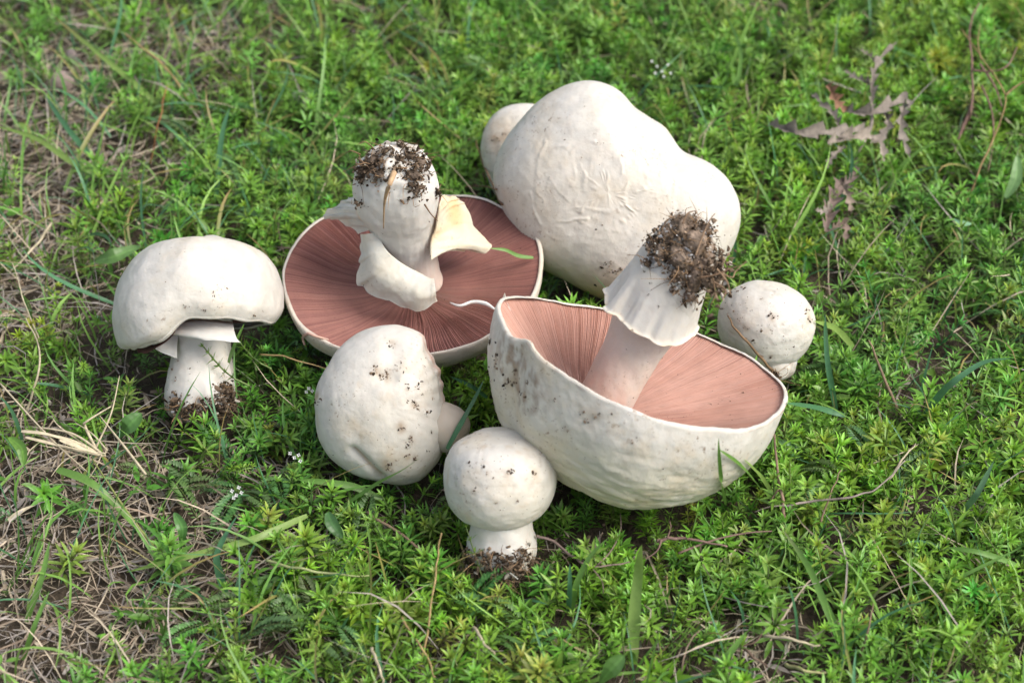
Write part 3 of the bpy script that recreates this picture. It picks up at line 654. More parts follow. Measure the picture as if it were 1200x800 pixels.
# --- tilted cap in front of the bowl
def mushroom_tilted_front():
    s0 = len(SURF); C0 = P(450, 476, 4.6)
    t = thing('mushroom', [C0[0], C0[1], .8], 'white mushroom cap tipped on its side, with a crease, ragged right edge and dirt specks', 'mushroom', GROUP)
    out = [(370, 483), (373, 453), (384, 428), (405, 402), (435, 386), (460, 381), (482, 385), (494, 392), (499, 397), (499, 405), (503, 414), (509, 419), (510, 427), (517, 433), (516, 441), (521, 450), (519, 458), (522, 467), (522, 477), (527, 487), (524, 498), (527, 509), (521, 520), (519, 531), (507, 549), (490, 563), (469, 568), (439, 564), (409, 553), (386, 534), (373, 509)]
    G, X, Y, Z, pl, fr = dome(C0, out, 3.0, 1.6, 150, 260, .82, .8)
    N = grid_normals(G)
    if ((N[30]*(G[30]-C0)).sum(-1)).mean() < 0: N = -N
    z = lambda x, y: pl(350+x/2.353, 360+y/2.353)
    d = .14*fbm(G*.4, 4)+.014*fbm(G*2.5, 9)
    for poly, wd_, dep in (([z(148, 395), z(185, 425), z(215, 455), z(235, 475)], .22, .26), ([z(150, 330), z(150, 400)], .9, .15), ([z(255, 100), z(250, 180), z(240, 200)], .5, .12), ([z(225, 190), z(260, 200)], .3, .12), ([z(340, 95), z(320, 150)], .5, -.06)):
        d = d-dep*np.exp(-(seg_dist(X, Y, poly)/wd_)**2)*(Z > 0)
    d = d-.10*np.exp(-(seg_dist(X, Y, [z(345, 90), z(352, 130), z(390, 200), z(395, 260)])/.12)**2)
    G = G+N*d[..., None]
    c = skin_cols(G, 71, .35).reshape(G.shape)
    c = mixc(c, np.array([.35, .24, .15]), np.exp(-(seg_dist(X, Y, [z(150, 395), z(185, 428), z(225, 465)])/.10)**2)*(Z > 0)*.75)
    for (x, y, r, a) in ((180, 355, .35, .6), (155, 325, .3, .45), (248, 435, .4, .6), (235, 190, .3, .45), (50, 250, .3, .7), (300, 412, .4, .35), (280, 330, .25, .4)):
        q = z(x, y); c = mixc(c, np.array([.42, .30, .16]), np.exp(-((X-q[0])**2+(Y-q[1])**2)/r**2)*np.clip(.6+fbm(G*3, 9), 0, 1)*a)
    edge = np.exp(-(seg_dist(X, Y, [z(340, 80), z(358, 125), z(388, 170), z(400, 205), z(405, 250), z(414, 300), z(415, 350), z(402, 398)])/.2)**2)
    c = mixc(c, np.array([.46, .26, .18]), edge*np.clip(.6+fbm(G*4, 2), 0, 1)*.8)
    skin_mesh('cap', G, M_SKIN, t, c)
    # the stem shows past the right edge
    V = P(533, 503, 3.6)
    stem_lathe(V-nrm(V-(C0+FWD*1.2))*3.5, nrm(V-(C0+FWD*2.2)), [(0, -1.5), (1.0, -1), (1.15, .5), (1.25, 2), (1.3, 3.4), (1.0, 4.1), (.5, 4.4), (0, 4.45)], t, 72, M_VEIL, 50, 60, cols=lambda g, z_: skin_cols(g, 73, .3, np.array([.50, .43, .35])))
    q = lambda x, y, s: (350+x/2.353, 360+y/2.353, s)
    specks_on(t, [SURF[s0]], [q(255, 100, 5), q(258, 110, 4), q(215, 180, 6), q(225, 188, 5), q(240, 195, 4), q(245, 180, 4), q(265, 160, 3), q(210, 165, 3), q(295, 210, 3), q(300, 225, 3), q(290, 180, 2), q(335, 208, 4), q(330, 220, 3), q(352, 292, 5), q(360, 285, 4),
                              q(320, 258, 5), q(325, 270, 6), q(328, 280, 4), q(283, 332, 5), q(312, 358, 4), q(305, 375, 5), q(312, 368, 4), q(300, 385, 3), q(300, 412, 4), q(320, 415, 4), q(340, 240, 2), q(370, 250, 2), q(345, 165, 2), q(235, 85, 1.5), q(180, 230, 1.3),
                              q(280, 150, 3), q(300, 260, 2), q(50, 250, 5), q(52, 262, 4), q(245, 430, 5), q(250, 445, 4), q(355, 395, 2), q(365, 345, 2)], 90, (385, 395, 520, 560), seed=5)
mushroom_tilted_front()

# --- the two buttons
def button(B, n, cap_r, cap_h, prof_stem, label, seed, capc, specks, box, soil, lob=.03, capprof=None, extra=50, stain=.4):
    s0 = len(SURF); t = thing('mushroom', B, label, 'mushroom', GROUP)
    def sc(G, z):
        c = skin_cols(G, seed, .2, np.array([.59, .57, .525])).reshape(G.shape)
        return mixc(c, BROWN, np.clip(sstep(1.3, .2, z)*(.3+1.4*fbm(G*1.8, 8)), 0, 1)*.9)
    stem_lathe(B, n, prof_stem, t, seed+1, M_VEIL, 60, 80, cols=sc, amp=.10)
    st = [SURF[-1]]
    fr = frame(n); lf = lambda th, z: 1+lob*np.sin(2*th+seed)+lob*.5*np.sin(3*th+1)
    G, th, z = lathe(capc, fr, capprof, 90, 130, None, lf)
    N = grid_normals(G)
    if ((N[40]*(G[40]-np.asarray(capc))).sum(-1)).mean() < 0: N = -N
    G = G+N*(.10*fbm(G*.5, seed)+.035*fbm(G*np.array([1.2, 1.2, 3.0]), seed+1, 3))[..., None]
    crk = np.abs(fbm(G*np.array([.9, .9, 2.6]), seed+6, 3)); msk_ = np.clip(.4+1.3*fbm(G*.7, seed+7, 2), 0, 1)
    G = G-N*(.05*np.exp(-(crk/.05)**2)*msk_)[..., None]
    skin_mesh('cap', G, M_SKINW if seed == 80 else M_SKIN, t, mixc(skin_cols(G, seed+3, stain, brown=.25).reshape(G.shape), np.array([.36, .28, .19]), np.exp(-(crk/.05)**2)*msk_*.35))
    if soil: soil_on(t, st, soil, n=750, size=(.04, .16), thick=.4, fib=60, white=.02)
    specks_on(t, [SURF[-1] if not soil else SURF[s0+1]], specks, extra, box, seed=seed)
    return t
k = 22.6
Bq = P(588, 655, 1.5); nq = view(0, .93, .36)
q = lambda x, y, s: (350+x/2.353, 360+y/2.353, s)
button(Bq, nq, 3, 2, [(0, -.5), (1.3, -.4), (1.75, .2), (1.82, .9), (1.6, 1.7), (1.55, 3), (1.6, 4), (0, 4.1)], 'small round button mushroom in front, upright on a short stem with soil round its foot', 80,
       P(585, 564, 5.15), [q(510, 440, 4), q(520, 455, 3), q(580, 455, 5), q(590, 450, 3), q(650, 460, 4), q(485, 505, 4), q(470, 430, 2), q(545, 540, 3), q(600, 530, 2), q(540, 470, 2)], (530, 515, 640, 605),
       [(572, 655, .6), (590, 665, .8), (612, 650, .5), (552, 655, .5), (605, 662, .6), (560, 668, .6), (585, 675, .6), (622, 660, .4)], .025,
       [(0, 2.38), (1.1, 2.32), (2.12, 1.95), (2.68, 1.2), (2.88, .25), (2.74, -.7), (2.38, -1.35), (2.0, -1.7), (1.6, -1.8), (0, -1.6)])
Bf = P(900, 430, 2.0); nf = view(.12, .95, .28)
z3 = lambda x, y, s: (550+x/2.16, 230+y/2.16, s)
button(Bf, nf, 2.5, 2, [(0, -.6), (.9, -.5), (1.4, -.2), (1.55, .4), (1.5, 1.4), (1.45, 3), (0, 3.1)], 'small round mushroom with a speckled cap lying alone to the right of the bowl', 90,
       P(897, 380, 4.2), [z3(770, 305, 5), z3(762, 298, 3), z3(735, 345, 4), z3(700, 335, 3), z3(720, 365, 4), z3(700, 360, 2), z3(852, 290, 5), z3(860, 310, 4), z3(735, 405, 3), z3(765, 405, 3), z3(670, 290, 2), z3(740, 260, 2), z3(820, 380, 2), z3(800, 400, 2), z3(690, 230, 3), z3(680, 240, 2)],
       (850, 338, 945, 420), [(905, 440, .25), (885, 436, .2)], .055,
       [(0, 2.35), (.9, 2.25), (1.75, 1.85), (2.35, 1.05), (2.55, .2), (2.45, -.7), (2.1, -1.5), (1.6, -2.0), (1.2, -2.1), (0, -1.9)], 90, .3)

# ------------------------------------------------------------------ vegetation
ALL = bvh_of(SURF)
def room(p):
    """height free above a spot of ground, and distance of a point to the nearest mushroom"""
    h = ALL.ray_cast(Vector(p), Vector((0, 0, 1)))
    return h[3] if h[0] is not None else 1e9
def near(p):
    g = ALL.find_nearest(Vector(p)); return g[3]
def blob_map(blobs):
    L = [(P(x, y, 0), rx/20., ry/13., a) for x, y, rx, ry, a in blobs]
    return lambda x, y: sum(a*np.exp(-((x-c[0])/rx)**2-((y-c[1])/ry)**2) for c, rx, ry, a in L)
THATCH = blob_map([(130, 700, 170, 110, 1.0), (20, 640, 120, 140, .7), (300, 610, 100, 60, .35), (40, 300, 80, 160, .95), (60, 120, 170, 130, .95), (250, 50, 140, 60, .7), (880, 10, 50, 30, .8), (560, 40, 80, 30, .35), (700, 20, 50, 30, .45),
                   (880, 765, 50, 30, .9), (720, 640, 60, 28, .75), (560, 790, 60, 22, .6), (760, 45, 40, 25, .3), (1110, 610, 40, 25, .5), (600, 700, 40, 20, .3), (330, 330, 60, 40, .0), (1060, 470, 30, 30, .3), (470, 600, 70, 30, .35)])
def leaf_tpl(w, n=4):
    """unit leaf along +x, folded; sections n"""
    t = np.linspace(0, 1, n+1); wd = w*np.array([.35, .85, 1., .72, .0])[:n+1] if n == 4 else w*np.sin(t*math.pi)**.7
    zc = -.10*t**2
    V = []
    for i in range(n+1):
        if i == n: V.append((1, 0, zc[i]-.04))
        else: V += [(t[i], -wd[i]/2, zc[i]+wd[i]*.16), (t[i], 0, zc[i]), (t[i], wd[i]/2, zc[i]+wd[i]*.16)]
    F = []
    for i in range(n-1):
        a = i*3; F += [(a, a+1, a+4), (a, a+4, a+3), (a+1, a+2, a+5), (a+1, a+5, a+4)]
    a = (n-1)*3; F += [(a, a+1, a+3), (a+1, a+2, a+3)]
    return np.array(V, float), np.array(F)
def rotz(a): c, s = math.cos(a), math.sin(a); return np.array([[c, -s, 0], [s, c, 0], [0, 0, 1.]])
def roty(a): c, s = math.cos(a), math.sin(a); return np.array([[c, 0, s], [0, 1., 0], [-s, 0, c]])
def sprig(nw, nl, L, r, n=3, tall=1.0):
    """whorled sprig: a little curved stem with rings of narrow leaves, closed tuft on top; height about 2.4"""
    tv, tf = leaf_tpl(r.uniform(.15, .22), n); parts = []
    H = r.uniform(1.9, 2.7)*tall; bend = r.uniform(.1, .9); hs = np.linspace(.25, 1, nw)**.85
    path = [np.array([bend*(h**2), .12*math.sin(h*4), H*h]) for h in np.linspace(0, 1, 5)]
    g = r.uniform(.85, 1.1)
    sv, sf = tube(path, [.055, .035], 3, 5); parts.append((sv, [sf[0]], np.array([.20, .30, .08])))
    for q, h in enumerate(hs):
        c = np.array([bend*h**2, .12*math.sin(h*4), H*h]); top = q == nw-1
        nn = nl if not top else nl; ll = L*(1 if q < nw-2 else (.85 if not top else .6)); el = .25+.30*h+(.35 if top else 0)
        a0 = r.uniform(0, 6)
        tiltm = roty(.5*bend*h)
        for j in range(nn):
            e = el+r.uniform(-.18, .18); l = ll*r.uniform(.8, 1.15)
            M = tiltm@rotz(a0+2*math.pi*j/nn+r.uniform(-.15, .15))@roty(-e)
            v = (tv*l)@M.T+c
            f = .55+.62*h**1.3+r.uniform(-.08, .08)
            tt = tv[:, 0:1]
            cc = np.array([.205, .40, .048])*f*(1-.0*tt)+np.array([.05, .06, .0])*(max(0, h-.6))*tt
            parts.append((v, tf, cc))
        if top:
            for j in range(5):
                M = tiltm@rotz(a0+.5+2*math.pi*j/5)@roty(-1.05-r.uniform(-.1, .2))
                parts.append(((tv*L*.38)@M.T+c, tf, np.array([.22, .34, .045])))
    V, F, C = join([(v, (f if not isinstance(f, list) else f), c) for v, f, c in parts])
    # triangles only
    F3 = [f if f.shape[1] == 3 else np.vstack([f[:, [0, 1, 2]], f[:, [0, 2, 3]]]) for f in F]
    return V, np.vstack(F3), C
def scatter(name, variants, pts, yaw, lean, sc, cmul, mat, label, cat, hz=None):
    Vs = []; Fs = []; Cs = []; k = 0
    var = rng.integers(0, len(variants), len(pts))
    for vi, (V, F, C) in enumerate(variants):
        s = np.where(var == vi)[0]
        if not len(s): continue
        n = len(s); c, sn = np.cos(yaw[s]), np.sin(yaw[s]); z = np.zeros(n); o = np.ones(n)
        Rz = np.stack([c, -sn, z, sn, c, z, z, z, o], -1).reshape(n, 3, 3)
        la = rng.uniform(0, 2*math.pi, n); ax = np.stack([np.cos(la), np.sin(la), z], -1); cl, sl = np.cos(lean[s]), np.sin(lean[s])
        Kx = np.zeros((n, 3, 3)); Kx[:, 0, 2] = ax[:, 1]; Kx[:, 1, 2] = -ax[:, 0]; Kx[:, 2, 0] = -ax[:, 1]; Kx[:, 2, 1] = ax[:, 0]
        Rl = np.eye(3)[None]+sl[:, None, None]*Kx+(1-cl)[:, None, None]*(Kx@Kx)
        M = (Rl@Rz)*sc[s][:, None, None]
        v = np.einsum('nij,kj->nki', M, V)+pts[s][:, None]
        Vs.append(v.reshape(-1, 3)); Fs.append((F[None]+len(V)*np.arange(n)[:, None, None]).reshape(-1, 3)+k); k += n*len(V)
        Cs.append((C[None]*cmul[s][:, None]).reshape(-1, 3))
    o = mesh(name, np.vstack(Vs), np.vstack(Fs), mat, None, np.vstack(Cs), True)
    return props(o, label, cat, None, 'stuff')
def place_pts(n, x0, x1, y0, y1, dens, hmax, rr):
    out = []; hs = []
    X = rr.uniform(x0, x1, n*3); Y = rr.uniform(y0, y1, n*3); keep = rr.uniform(size=n*3) < dens(X, Y)
    X, Y = X[keep][:n], Y[keep][:n]
    for x, y in zip(X, Y):
        if abs(x) < 26 and -22 < y < 28:
            r = room((x, y, 0)); s = 1.0
            if r < 1.1: continue
            if r < hmax+.7: s = (r-.5)/(hmax+.2)
            else:
                d = min(near((x, y, hmax*.6)), near((x, y, hmax)))
                if d < 1.6: s = .62+.38*max(0, d-.3)/1.3
                if d < .28: s = .45
            if s < .3: continue
        else: s = 1.0
        out.append((x, y, -.1)); hs.append(s)
    return np.array(out), np.array(hs)
r1 = np.random.default_rng(3)
def g_dens(x, y):
    p = np.stack([x*.12, y*.12, x*0], -1)
    left = 1-.55*sstep(-6, -26, x)*(1-sstep(8, 20, -y)*.0)
    return np.clip((1-.86*np.clip(THATCH(x, y), 0, 1))*left*(.80+.6*fbm(p, 2, 3)), .03, 1)
VARS = [sprig(3+(i % 2), 6+(i % 3), .76+.13*(i % 4), r1) for i in range(16)]+[sprig(3+(i % 2), 6, .95, r1, 3, 1.4) for i in range(5)]
pts, hs = place_pts(8300, -50, 50, -36, 62, g_dens, 2.4, r1)
yaw = r1.uniform(0, 6.28, len(pts)); lean = np.abs(r1.normal(size=len(pts)))*.38
patch = fbm(np.stack([pts[:, 0]*.10, pts[:, 1]*.10, pts[:, 0]*0+3], -1), 9, 3)
cm = np.stack([.92+.35*patch+r1.normal(size=len(pts))*.13, .98+.18*patch+r1.normal(size=len(pts))*.09, 1.05-.2*patch+r1.normal(size=len(pts))*.15], -1).clip(.4, 1.6)
sick = r1.uniform(size=len(pts)) < .05; cm[sick] *= np.array([1.35, .95, 1.2])
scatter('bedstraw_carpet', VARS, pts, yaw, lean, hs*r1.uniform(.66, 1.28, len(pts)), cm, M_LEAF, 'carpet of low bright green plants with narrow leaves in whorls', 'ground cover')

# small leafy undergrowth that fills in between (short sprigs and seedlings)
VAR2 = [sprig(2, 6, .5, r1, 3) for i in range(6)]
def u_dens(x, y): return np.clip((1-.85*np.clip(THATCH(x, y), 0, 1)), .08, 1)
pts, hs = place_pts(7500, -48, 48, -34, 58, u_dens, 1.2, r1)
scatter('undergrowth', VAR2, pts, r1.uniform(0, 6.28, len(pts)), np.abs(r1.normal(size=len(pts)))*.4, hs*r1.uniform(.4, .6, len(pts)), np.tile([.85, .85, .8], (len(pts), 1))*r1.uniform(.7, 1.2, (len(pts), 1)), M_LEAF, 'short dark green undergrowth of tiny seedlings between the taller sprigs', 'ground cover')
# long lax stems that trail over the carpet with small whorls
VARL = [sprig(6, 6, .55, r1, 3, 2.1) for i in range(6)]
pts, hs = place_pts(420, -46, 46, -32, 56, lambda x, y: np.clip(1-.8*THATCH(x, y), .1, 1), 4.0, r1)
scatter('trailing_bedstraw', VARL, pts+[0, 0, .6], r1.uniform(0, 6.28, len(pts)), r1.uniform(.55, 1.15, len(pts)), hs*r1.uniform(.6, 1.05, len(pts)), np.array([1.15, 1.05, 1.1])*r1.uniform(.8, 1.2, (len(pts), 1)), M_LEAF, 'lax trailing pale green stems with spaced whorls of narrow leaves', 'ground cover')
# small plants with broader leaves mixed in
def seedling(r):
    tv, tf = leaf_tpl(r.uniform(.34, .5), 4); parts = []; n_ = r.integers(4, 8)
    for j in range(n_):
        h = .5+1.3*j/n_; M = rotz(j*2.4+r.uniform(-.3, .3))@roty(-r.uniform(.2, .8)); parts.append(((tv*r.uniform(.5, 1.0)+[.3, 0, 0])@M.T+[0, 0, h], tf, np.array([.13, .29, .04])*r.uniform(.7, 1.2)))
    v, f = tube([[0, 0, 0], [.05, .02, 1], [.1, 0, 1.9]], [.05, .03], 3, 4); parts.append((v, [f[0]], np.array([.2, .26, .08])))
    V, F, C = join(parts); F3 = [f if f.shape[1] == 3 else np.vstack([f[:, [0, 1, 2]], f[:, [0, 2, 3]]]) for f in F]; return V, np.vstack(F3), C
VARB = [seedling(r1) for _ in range(8)]
pts, hs = place_pts(1100, -46, 46, -32, 56, lambda x, y: np.clip(.75-.5*THATCH(x, y), .2, 1), 2.2, r1)
scatter('leafy_seedlings', VARB, pts, r1.uniform(0, 6.28, len(pts)), np.abs(r1.normal(size=len(pts)))*.4, hs*r1.uniform(.45, 1.15, len(pts)), r1.uniform(.7, 1.3, (len(pts), 1))*r1.uniform(.85, 1.15, (len(pts), 3)), M_LEAF, 'small broad leaved seedlings scattered among the whorled plants', 'ground cover')
# thin outer carpet so the meadow goes on outside the frame
pts = np.array([(x, y, 0) for x, y in r1.uniform(-110, 110, (3600, 2))+[0, 15] if abs(x) > 49 or y > 61 or y < -35])
VAR3 = [sprig(3, 5, .9, r1, 3) for i in range(4)]
scatter('outer_meadow', VAR3, pts, r1.uniform(0, 6.28, len(pts)), np.abs(r1.normal(size=len(pts)))*.4, r1.uniform(.9, 1.6, len(pts)), np.ones((len(pts), 3)), M_LEAF, 'green meadow plants running on beyond the picked mushrooms', 'ground cover')

# grass blades and straws, batch built
def blades(n, x0, x1, y0, y1, dens, Lr, Wr, leanr, curve, cols, rr, K=6, zb=0.0, avoid=True, tuft=0):
    X = rr.uniform(x0, x1, n*4); Y = rr.uniform(y0, y1, n*4)
    kp = rr.uniform(size=n*4) < dens(X, Y); X, Y = X[kp][:n], Y[kp][:n]
    if tuft:
        X = np.repeat(X, tuft)[:n]+rr.normal(size=min(n, len(X)*tuft))*.35; Y = np.repeat(Y, tuft)[:n]+rr.normal(size=len(X))*.35
    n = len(X); az = rr.uniform(0, 2*math.pi, n); ln = rr.uniform(*leanr, n); L = rr.uniform(*Lr, n); W = rr.uniform(*Wr, n); cv = rr.uniform(*curve, n)
    t = np.linspace(0, 1, K); dt = 1/(K-1)
    ang = ln[:, None]+cv[:, None]*t[None]; dx = np.sin(ang)*L[:, None]*dt; dz = np.cos(ang)*L[:, None]*dt
    hx = np.cumsum(dx, 1)-dx; hz = np.cumsum(dz, 1)-dz
    wob = rr.uniform(-.5, .5, n)[:, None]*t[None]**2
    a2 = az[:, None]+wob
    B = np.stack([X, Y, np.full(n, zb)+rr.uniform(0, .25, n)], -1)
    PT = B[:, None]+np.stack([np.cos(a2)*hx, np.sin(a2)*hx, np.maximum(hz, -zb-.0)], -1)
    keep = np.ones(n, bool)
    if avoid:
        for i in range(n):
            if not(abs(X[i]) < 30 and -26 < Y[i] < 32): continue
            if room(PT[i, 0]) < 1.5: keep[i] = False; continue
            for kk in (K//2, K-1):
                p = PT[i, kk]; g = ALL.find_nearest(Vector(p)); v = np.array(g[0])-p
                if g[3] < .15 or (np.array(g[1])@v > 0 and g[3] < 2.5): keep[i] = False; break
                # a segment passing through
            if keep[i]:
                d = PT[i, -1]-PT[i, 0]; l = np.linalg.norm(d); h = ALL.ray_cast(Vector(PT[i, 0]), Vector(d/l), l)
                if h[0] is not None: keep[i] = False
    PT = PT[keep]; az = az[keep]; W = W[keep]; n = len(PT)
    S = np.stack([-np.sin(az), np.cos(az), np.zeros(n)], -1); tw = rr.uniform(-.9, .9, n)
    wd = W[:, None]*np.interp(t, [0, .15, .5, .8, 1], [.6, .95, 1, .65, .03])[None]
    Sv = S[:, None]*np.cos(tw)[:, None, None]+np.array([0, 0, 1.])*np.sin(tw)[:, None, None]
    A = PT-Sv*wd[..., None]/2; Bq_ = PT+Sv*wd[..., None]/2; Cc = PT-np.array([0, 0, 1.])*wd[..., None]*.18
    V = np.stack([A, Cc, Bq_], 2).reshape(-1, 3)
    F = (grid_faces(K, 3, False)[None]+K*3*np.arange(n)[:, None, None]).reshape(-1, 4)
    c0 = cols(n, rr); tc = np.repeat(t, 3)[None, :, None]
    C = c0[0][:, None]*(1-tc)+c0[1][:, None]*tc
    return V, F, C.reshape(-1, 3)
def gcol(n, rr):
    m = rr.uniform(size=n)[:, None]; a = np.array([.085, .22, .04])*(1-m)+np.array([.22, .38, .075])*m
    blue = (rr.uniform(size=n) < .3)[:, None]; a = np.where(blue, np.array([.075, .20, .09]), a)*rr.uniform(.75, 1.25, (n, 1))
    tip = np.where((rr.uniform(size=n) < .18)[:, None], np.array([.38, .25, .1]), a*1.25); return a, tip
def dcol(n, rr):
    m = rr.uniform(size=n)[:, None]; a = np.array([.26, .195, .145])*(1-m)+np.array([.68, .58, .43])*m
    g = (rr.uniform(size=n) < .35)[:, None]; a = np.where(g, np.array([.42, .37, .33]), a)
    return a*rr.uniform(.6, 1.1, (n, 1)), a*rr.uniform(.6, 1.2, (n, 1))
gd = lambda x, y: np.clip(.40+.65*sstep(-2, -22, x)*sstep(-2, 12, y)+.35*sstep(15, 30, y)+.5*fbm(np.stack([x*.15, y*.15, x*0], -1), 33), .1, 1)
b1 = blades(1900, -52, 52, -36, 62, gd, (2.5, 6.5), (.09, .24), (.1, 1.0), (.2, 1.3), gcol, r1, 7, 0, True, 3)
b2 = blades(4800, -52, 52, -36, 62, lambda x, y: .5+0*x, (2, 4.6), (.06, .17), (.1, .8), (.1, 1), gcol, r1, 5)
b4 = blades(1500, -52, 52, -36, 62, lambda x, y: .5+0*x, (4, 7), (.07, .16), (.2, .9), (.2, 1.2), gcol, r1, 7)
b3 = blades(230, -50, 20, -4, 62, gd, (4.5, 8.5), (.14, .30), (.5, 1.2), (.1, .7), gcol, r1, 8, .8)
V, F, C = join([b1, b2, b3, b4]); props(mesh('grass', V, F, M_GRASS, None, C), 'narrow green grass blades growing up through the low plants', 'grass', None, 'stuff')
td = lambda x, y: np.clip(.10+1.1*THATCH(x, y), .08, 1)
s1 = blades(13000, -50, 50, -36, 60, td, (.6, 3.0), (.035, .12), (1.25, 1.62), (-.15, .4), dcol, r1, 4, .25, True)
s2 = blades(900, -50, 50, -36, 60, lambda x, y: np.clip(.25+.7*THATCH(x, y), 0, 1), (2.5, 7), (.05, .12), (.7, 1.4), (0, .5), dcol, r1, 5, .8, True)
s3 = blades(3800, -50, 50, -36, 60, td, (.3, 1.3), (.10, .28), (1.2, 1.7), (-.3, .5), dcol, r1, 4, .2, True)
V, F, C = join([s1, s2, s3]); props(mesh('dry_grass_thatch', V, F, M_DRY, None, C), 'grey and straw coloured litter of dead grass lying over the bare soil', 'dry grass', None, 'stuff')
# loose soil crumbs on the bare patches
cp = r1.uniform(-1, 1, (9000, 2))*[50, 48]+[0, 12]; kp = r1.uniform(size=9000) < np.clip(.12+THATCH(cp[:, 0], cp[:, 1]), 0, 1); cp = cp[kp]
cc = soil_cols(len(cp), .04)*1.6
V, F, C = crumbs(np.column_stack([cp, r1.uniform(-.05, .35, len(cp))]), r1.uniform(.05, .24, len(cp)), cc)
props(mesh('soil_crumb_litter', V, F, M_SOIL, None, C, False), 'brown crumbs of soil lying between the dead grass', 'soil', None, 'stuff')

# feathery leaves (yarrow like): midrib with many divided leaflets
def feather(L, r):
    parts = []; m = 16; tv, tf = leaf_tpl(.3, 2)
    path = [np.array([x*L, 0, .35*L*math.sin(x*2.2)]) for x in np.linspace(0, 1, 6)]
    v, f = tube(path, [.045, .015], 3, 8); parts.append((v, [f[0]], np.array([.12, .18, .05])))
    pp = cr_interp(path, m+2)
    for i in range(1, m+1):
        s = math.sin(math.pi*min(1, .15+i/(m+2)*.9))*.22*L
        for sd in (-1, 1):
            for a, kq in ((.0, 1), (.6, .5), (-.5, .45)):
                M = rotz(sd*(1.0+a*.8))@roty(-.35-r.uniform(0, .3)); parts.append(((tv*s*kq)@M.T+pp[i]+(0 if a == 0 else 1)*((np.array([.45*s, 0, .05*s]))@(rotz(sd)).T), tf, np.array([.12, .24, .07])*r.uniform(.8, 1.2)))
    V, F, C = join(parts); F3 = [f if f.shape[1] == 3 else np.vstack([f[:, [0, 1, 2]], f[:, [0, 2, 3]]]) for f in F]; return V, np.vstack(F3), C
FV = [feather(3.6, r1) for _ in range(4)]
fp = []
for (x, y, n_, rx, ry) in ((310, 545, 9, 45, 25), (330, 670, 10, 60, 40), (600, 745, 8, 30, 25), (520, 60, 8, 60, 30), (300, 200, 12, 70, 50), (210, 560, 6, 60, 30), (560, 600, 3, 15, 10), (1080, 330, 8, 80, 60), (350, 740, 8, 60, 30), (960, 570, 5, 30, 20)):
    for _ in range(n_):
        p = P(r1.normal(x, rx), r1.normal(y, ry), .9)
        if room(p) > 6 and near(p) > 1.5: fp.append(p)
fp = np.array(fp)
scatter('feathery_leaves', FV, fp, r1.uniform(0, 6.28, len(fp)), r1.uniform(0, .4, len(fp)), r1.uniform(.6, 1.0, len(fp)), r1.uniform(.8, 1.25, (len(fp), 3)), M_LEAF, 'finely divided feathery green leaves low among the other plants', 'leaves')

# ------------------------------------------------------------------ single blades, stalks, twigs that stand out
G1, G2, G3 = (.14, .28, .055), (.075, .20, .09), (.22, .34, .08); T1, T2, T3, TB = (.50, .36, .17), (.60, .52, .36), (.30, .21, .14), (.17, .115, .085)
def pth(pts, h): 
    hh = np.interp(np.linspace(0, 1, len(pts)), np.linspace(0, 1, len(h)), h); out = []
    for (x, y), z in zip(pts, hh):
        p = P(x, y, z); h_ = ALL.ray_cast(Vector(CAM), Vector(nrm(ray(x, y))))      # in front of a mushroom: lean on its skin
        if h_[0] is not None and h_[3] < np.linalg.norm(p-CAM)+.35: p = np.array(h_[0])-nrm(ray(x, y))*.35
        out.append(p)
    return out
def blade(pts, h, w, col, label, tip=None, curl=.6, group='long green grass blades', face=True):
    path = pth(pts, h); b = path[0]; V, F = ribbon(path, w/21., 22, .3, (CAM-b)*.8/97+np.array([0, 0, .5]) if face else None, curl)
    col = np.array(col); c = mixc(col, np.array(tip if tip is not None else col*1.2), np.repeat(sstep(.7, 1, np.linspace(0, 1, 22)), 3))
    props(mesh('grass_blade', V, F, M_GRASS, None, c, base=b), label, 'grass blade', group)
def stalk(name, pts, h, r, col, label, cat, group=None, branches=()):
    path = pth(pts, h); b = path[0]; sm = [p+rng.normal(size=3)*.03 for p in cr_interp(path, len(path)*3)]
    r = r*.62; V, F = tube(sm, [r/21., r*.8/21., r*.45/21.], 6, len(sm)*2); c = mixc(np.array(col), np.array(col)*.6, np.clip(.5+fbm(V*2, 3), 0, 1))
    if not branches:
        props(mesh(name, V, F, M_DRY, None, c, base=b), label, cat, group); return
    t = thing(name, b, label, cat, group); mesh('main_stalk', V, F, M_DRY, t, c)
    for bp, bh, br in branches:
        V, F = tube(pth(bp, bh), [br*.62/21., br*.3/21.], 5, 12); mesh('branch', V, F, M_DRY, t, mixc(np.array(col), np.array(col)*.6, np.clip(.5+fbm(V*2, 3), 0, 1)))
blade([(742, 778), (744, 720), (749, 670), (752, 638)], (.5, 3, 6), 13, G3, 'broad pale green blade standing upright at the bottom centre below the bowl')
blade([(670, 722), (674, 690), (690, 655), (713, 630)], (.5, 3, 4.5), 7, G1, 'slim green blade arching right beside the small front button')
blade([(666, 718), (668, 690), (668, 660)], (.5, 3, 4), 6, G2, 'short straight green blade just left of the arching slim one')
blade([(448, 585), (414, 570), (375, 564), (350, 562)], (1.5, 2.6, 2.6), 8, G1, 'grey green blade lying flat just under the tipped cap')
blade([(401, 594), (440, 568), (470, 552), (492, 536)], (1.5, 4.5, 8.5), 5, G1, 'thin green blade slanting up across the foot of the tipped cap')
blade([(524, 526), (540, 497), (555, 470), (567, 445)], (3, 4.5, 5), 6, G2, 'dark blade slanting between the tipped cap and the bowl')
blade([(571, 466), (552, 452), (528, 441)], (2, 3, 3), 5, G2, 'short dark blade behind the tipped cap near the gills')
blade([(360, 604), (320, 622), (288, 634), (202, 656), (148, 670)], (2, 2.6, 2.4, 1.2), 8, G3, 'long flat pale green blade crossing the bare litter at lower left')
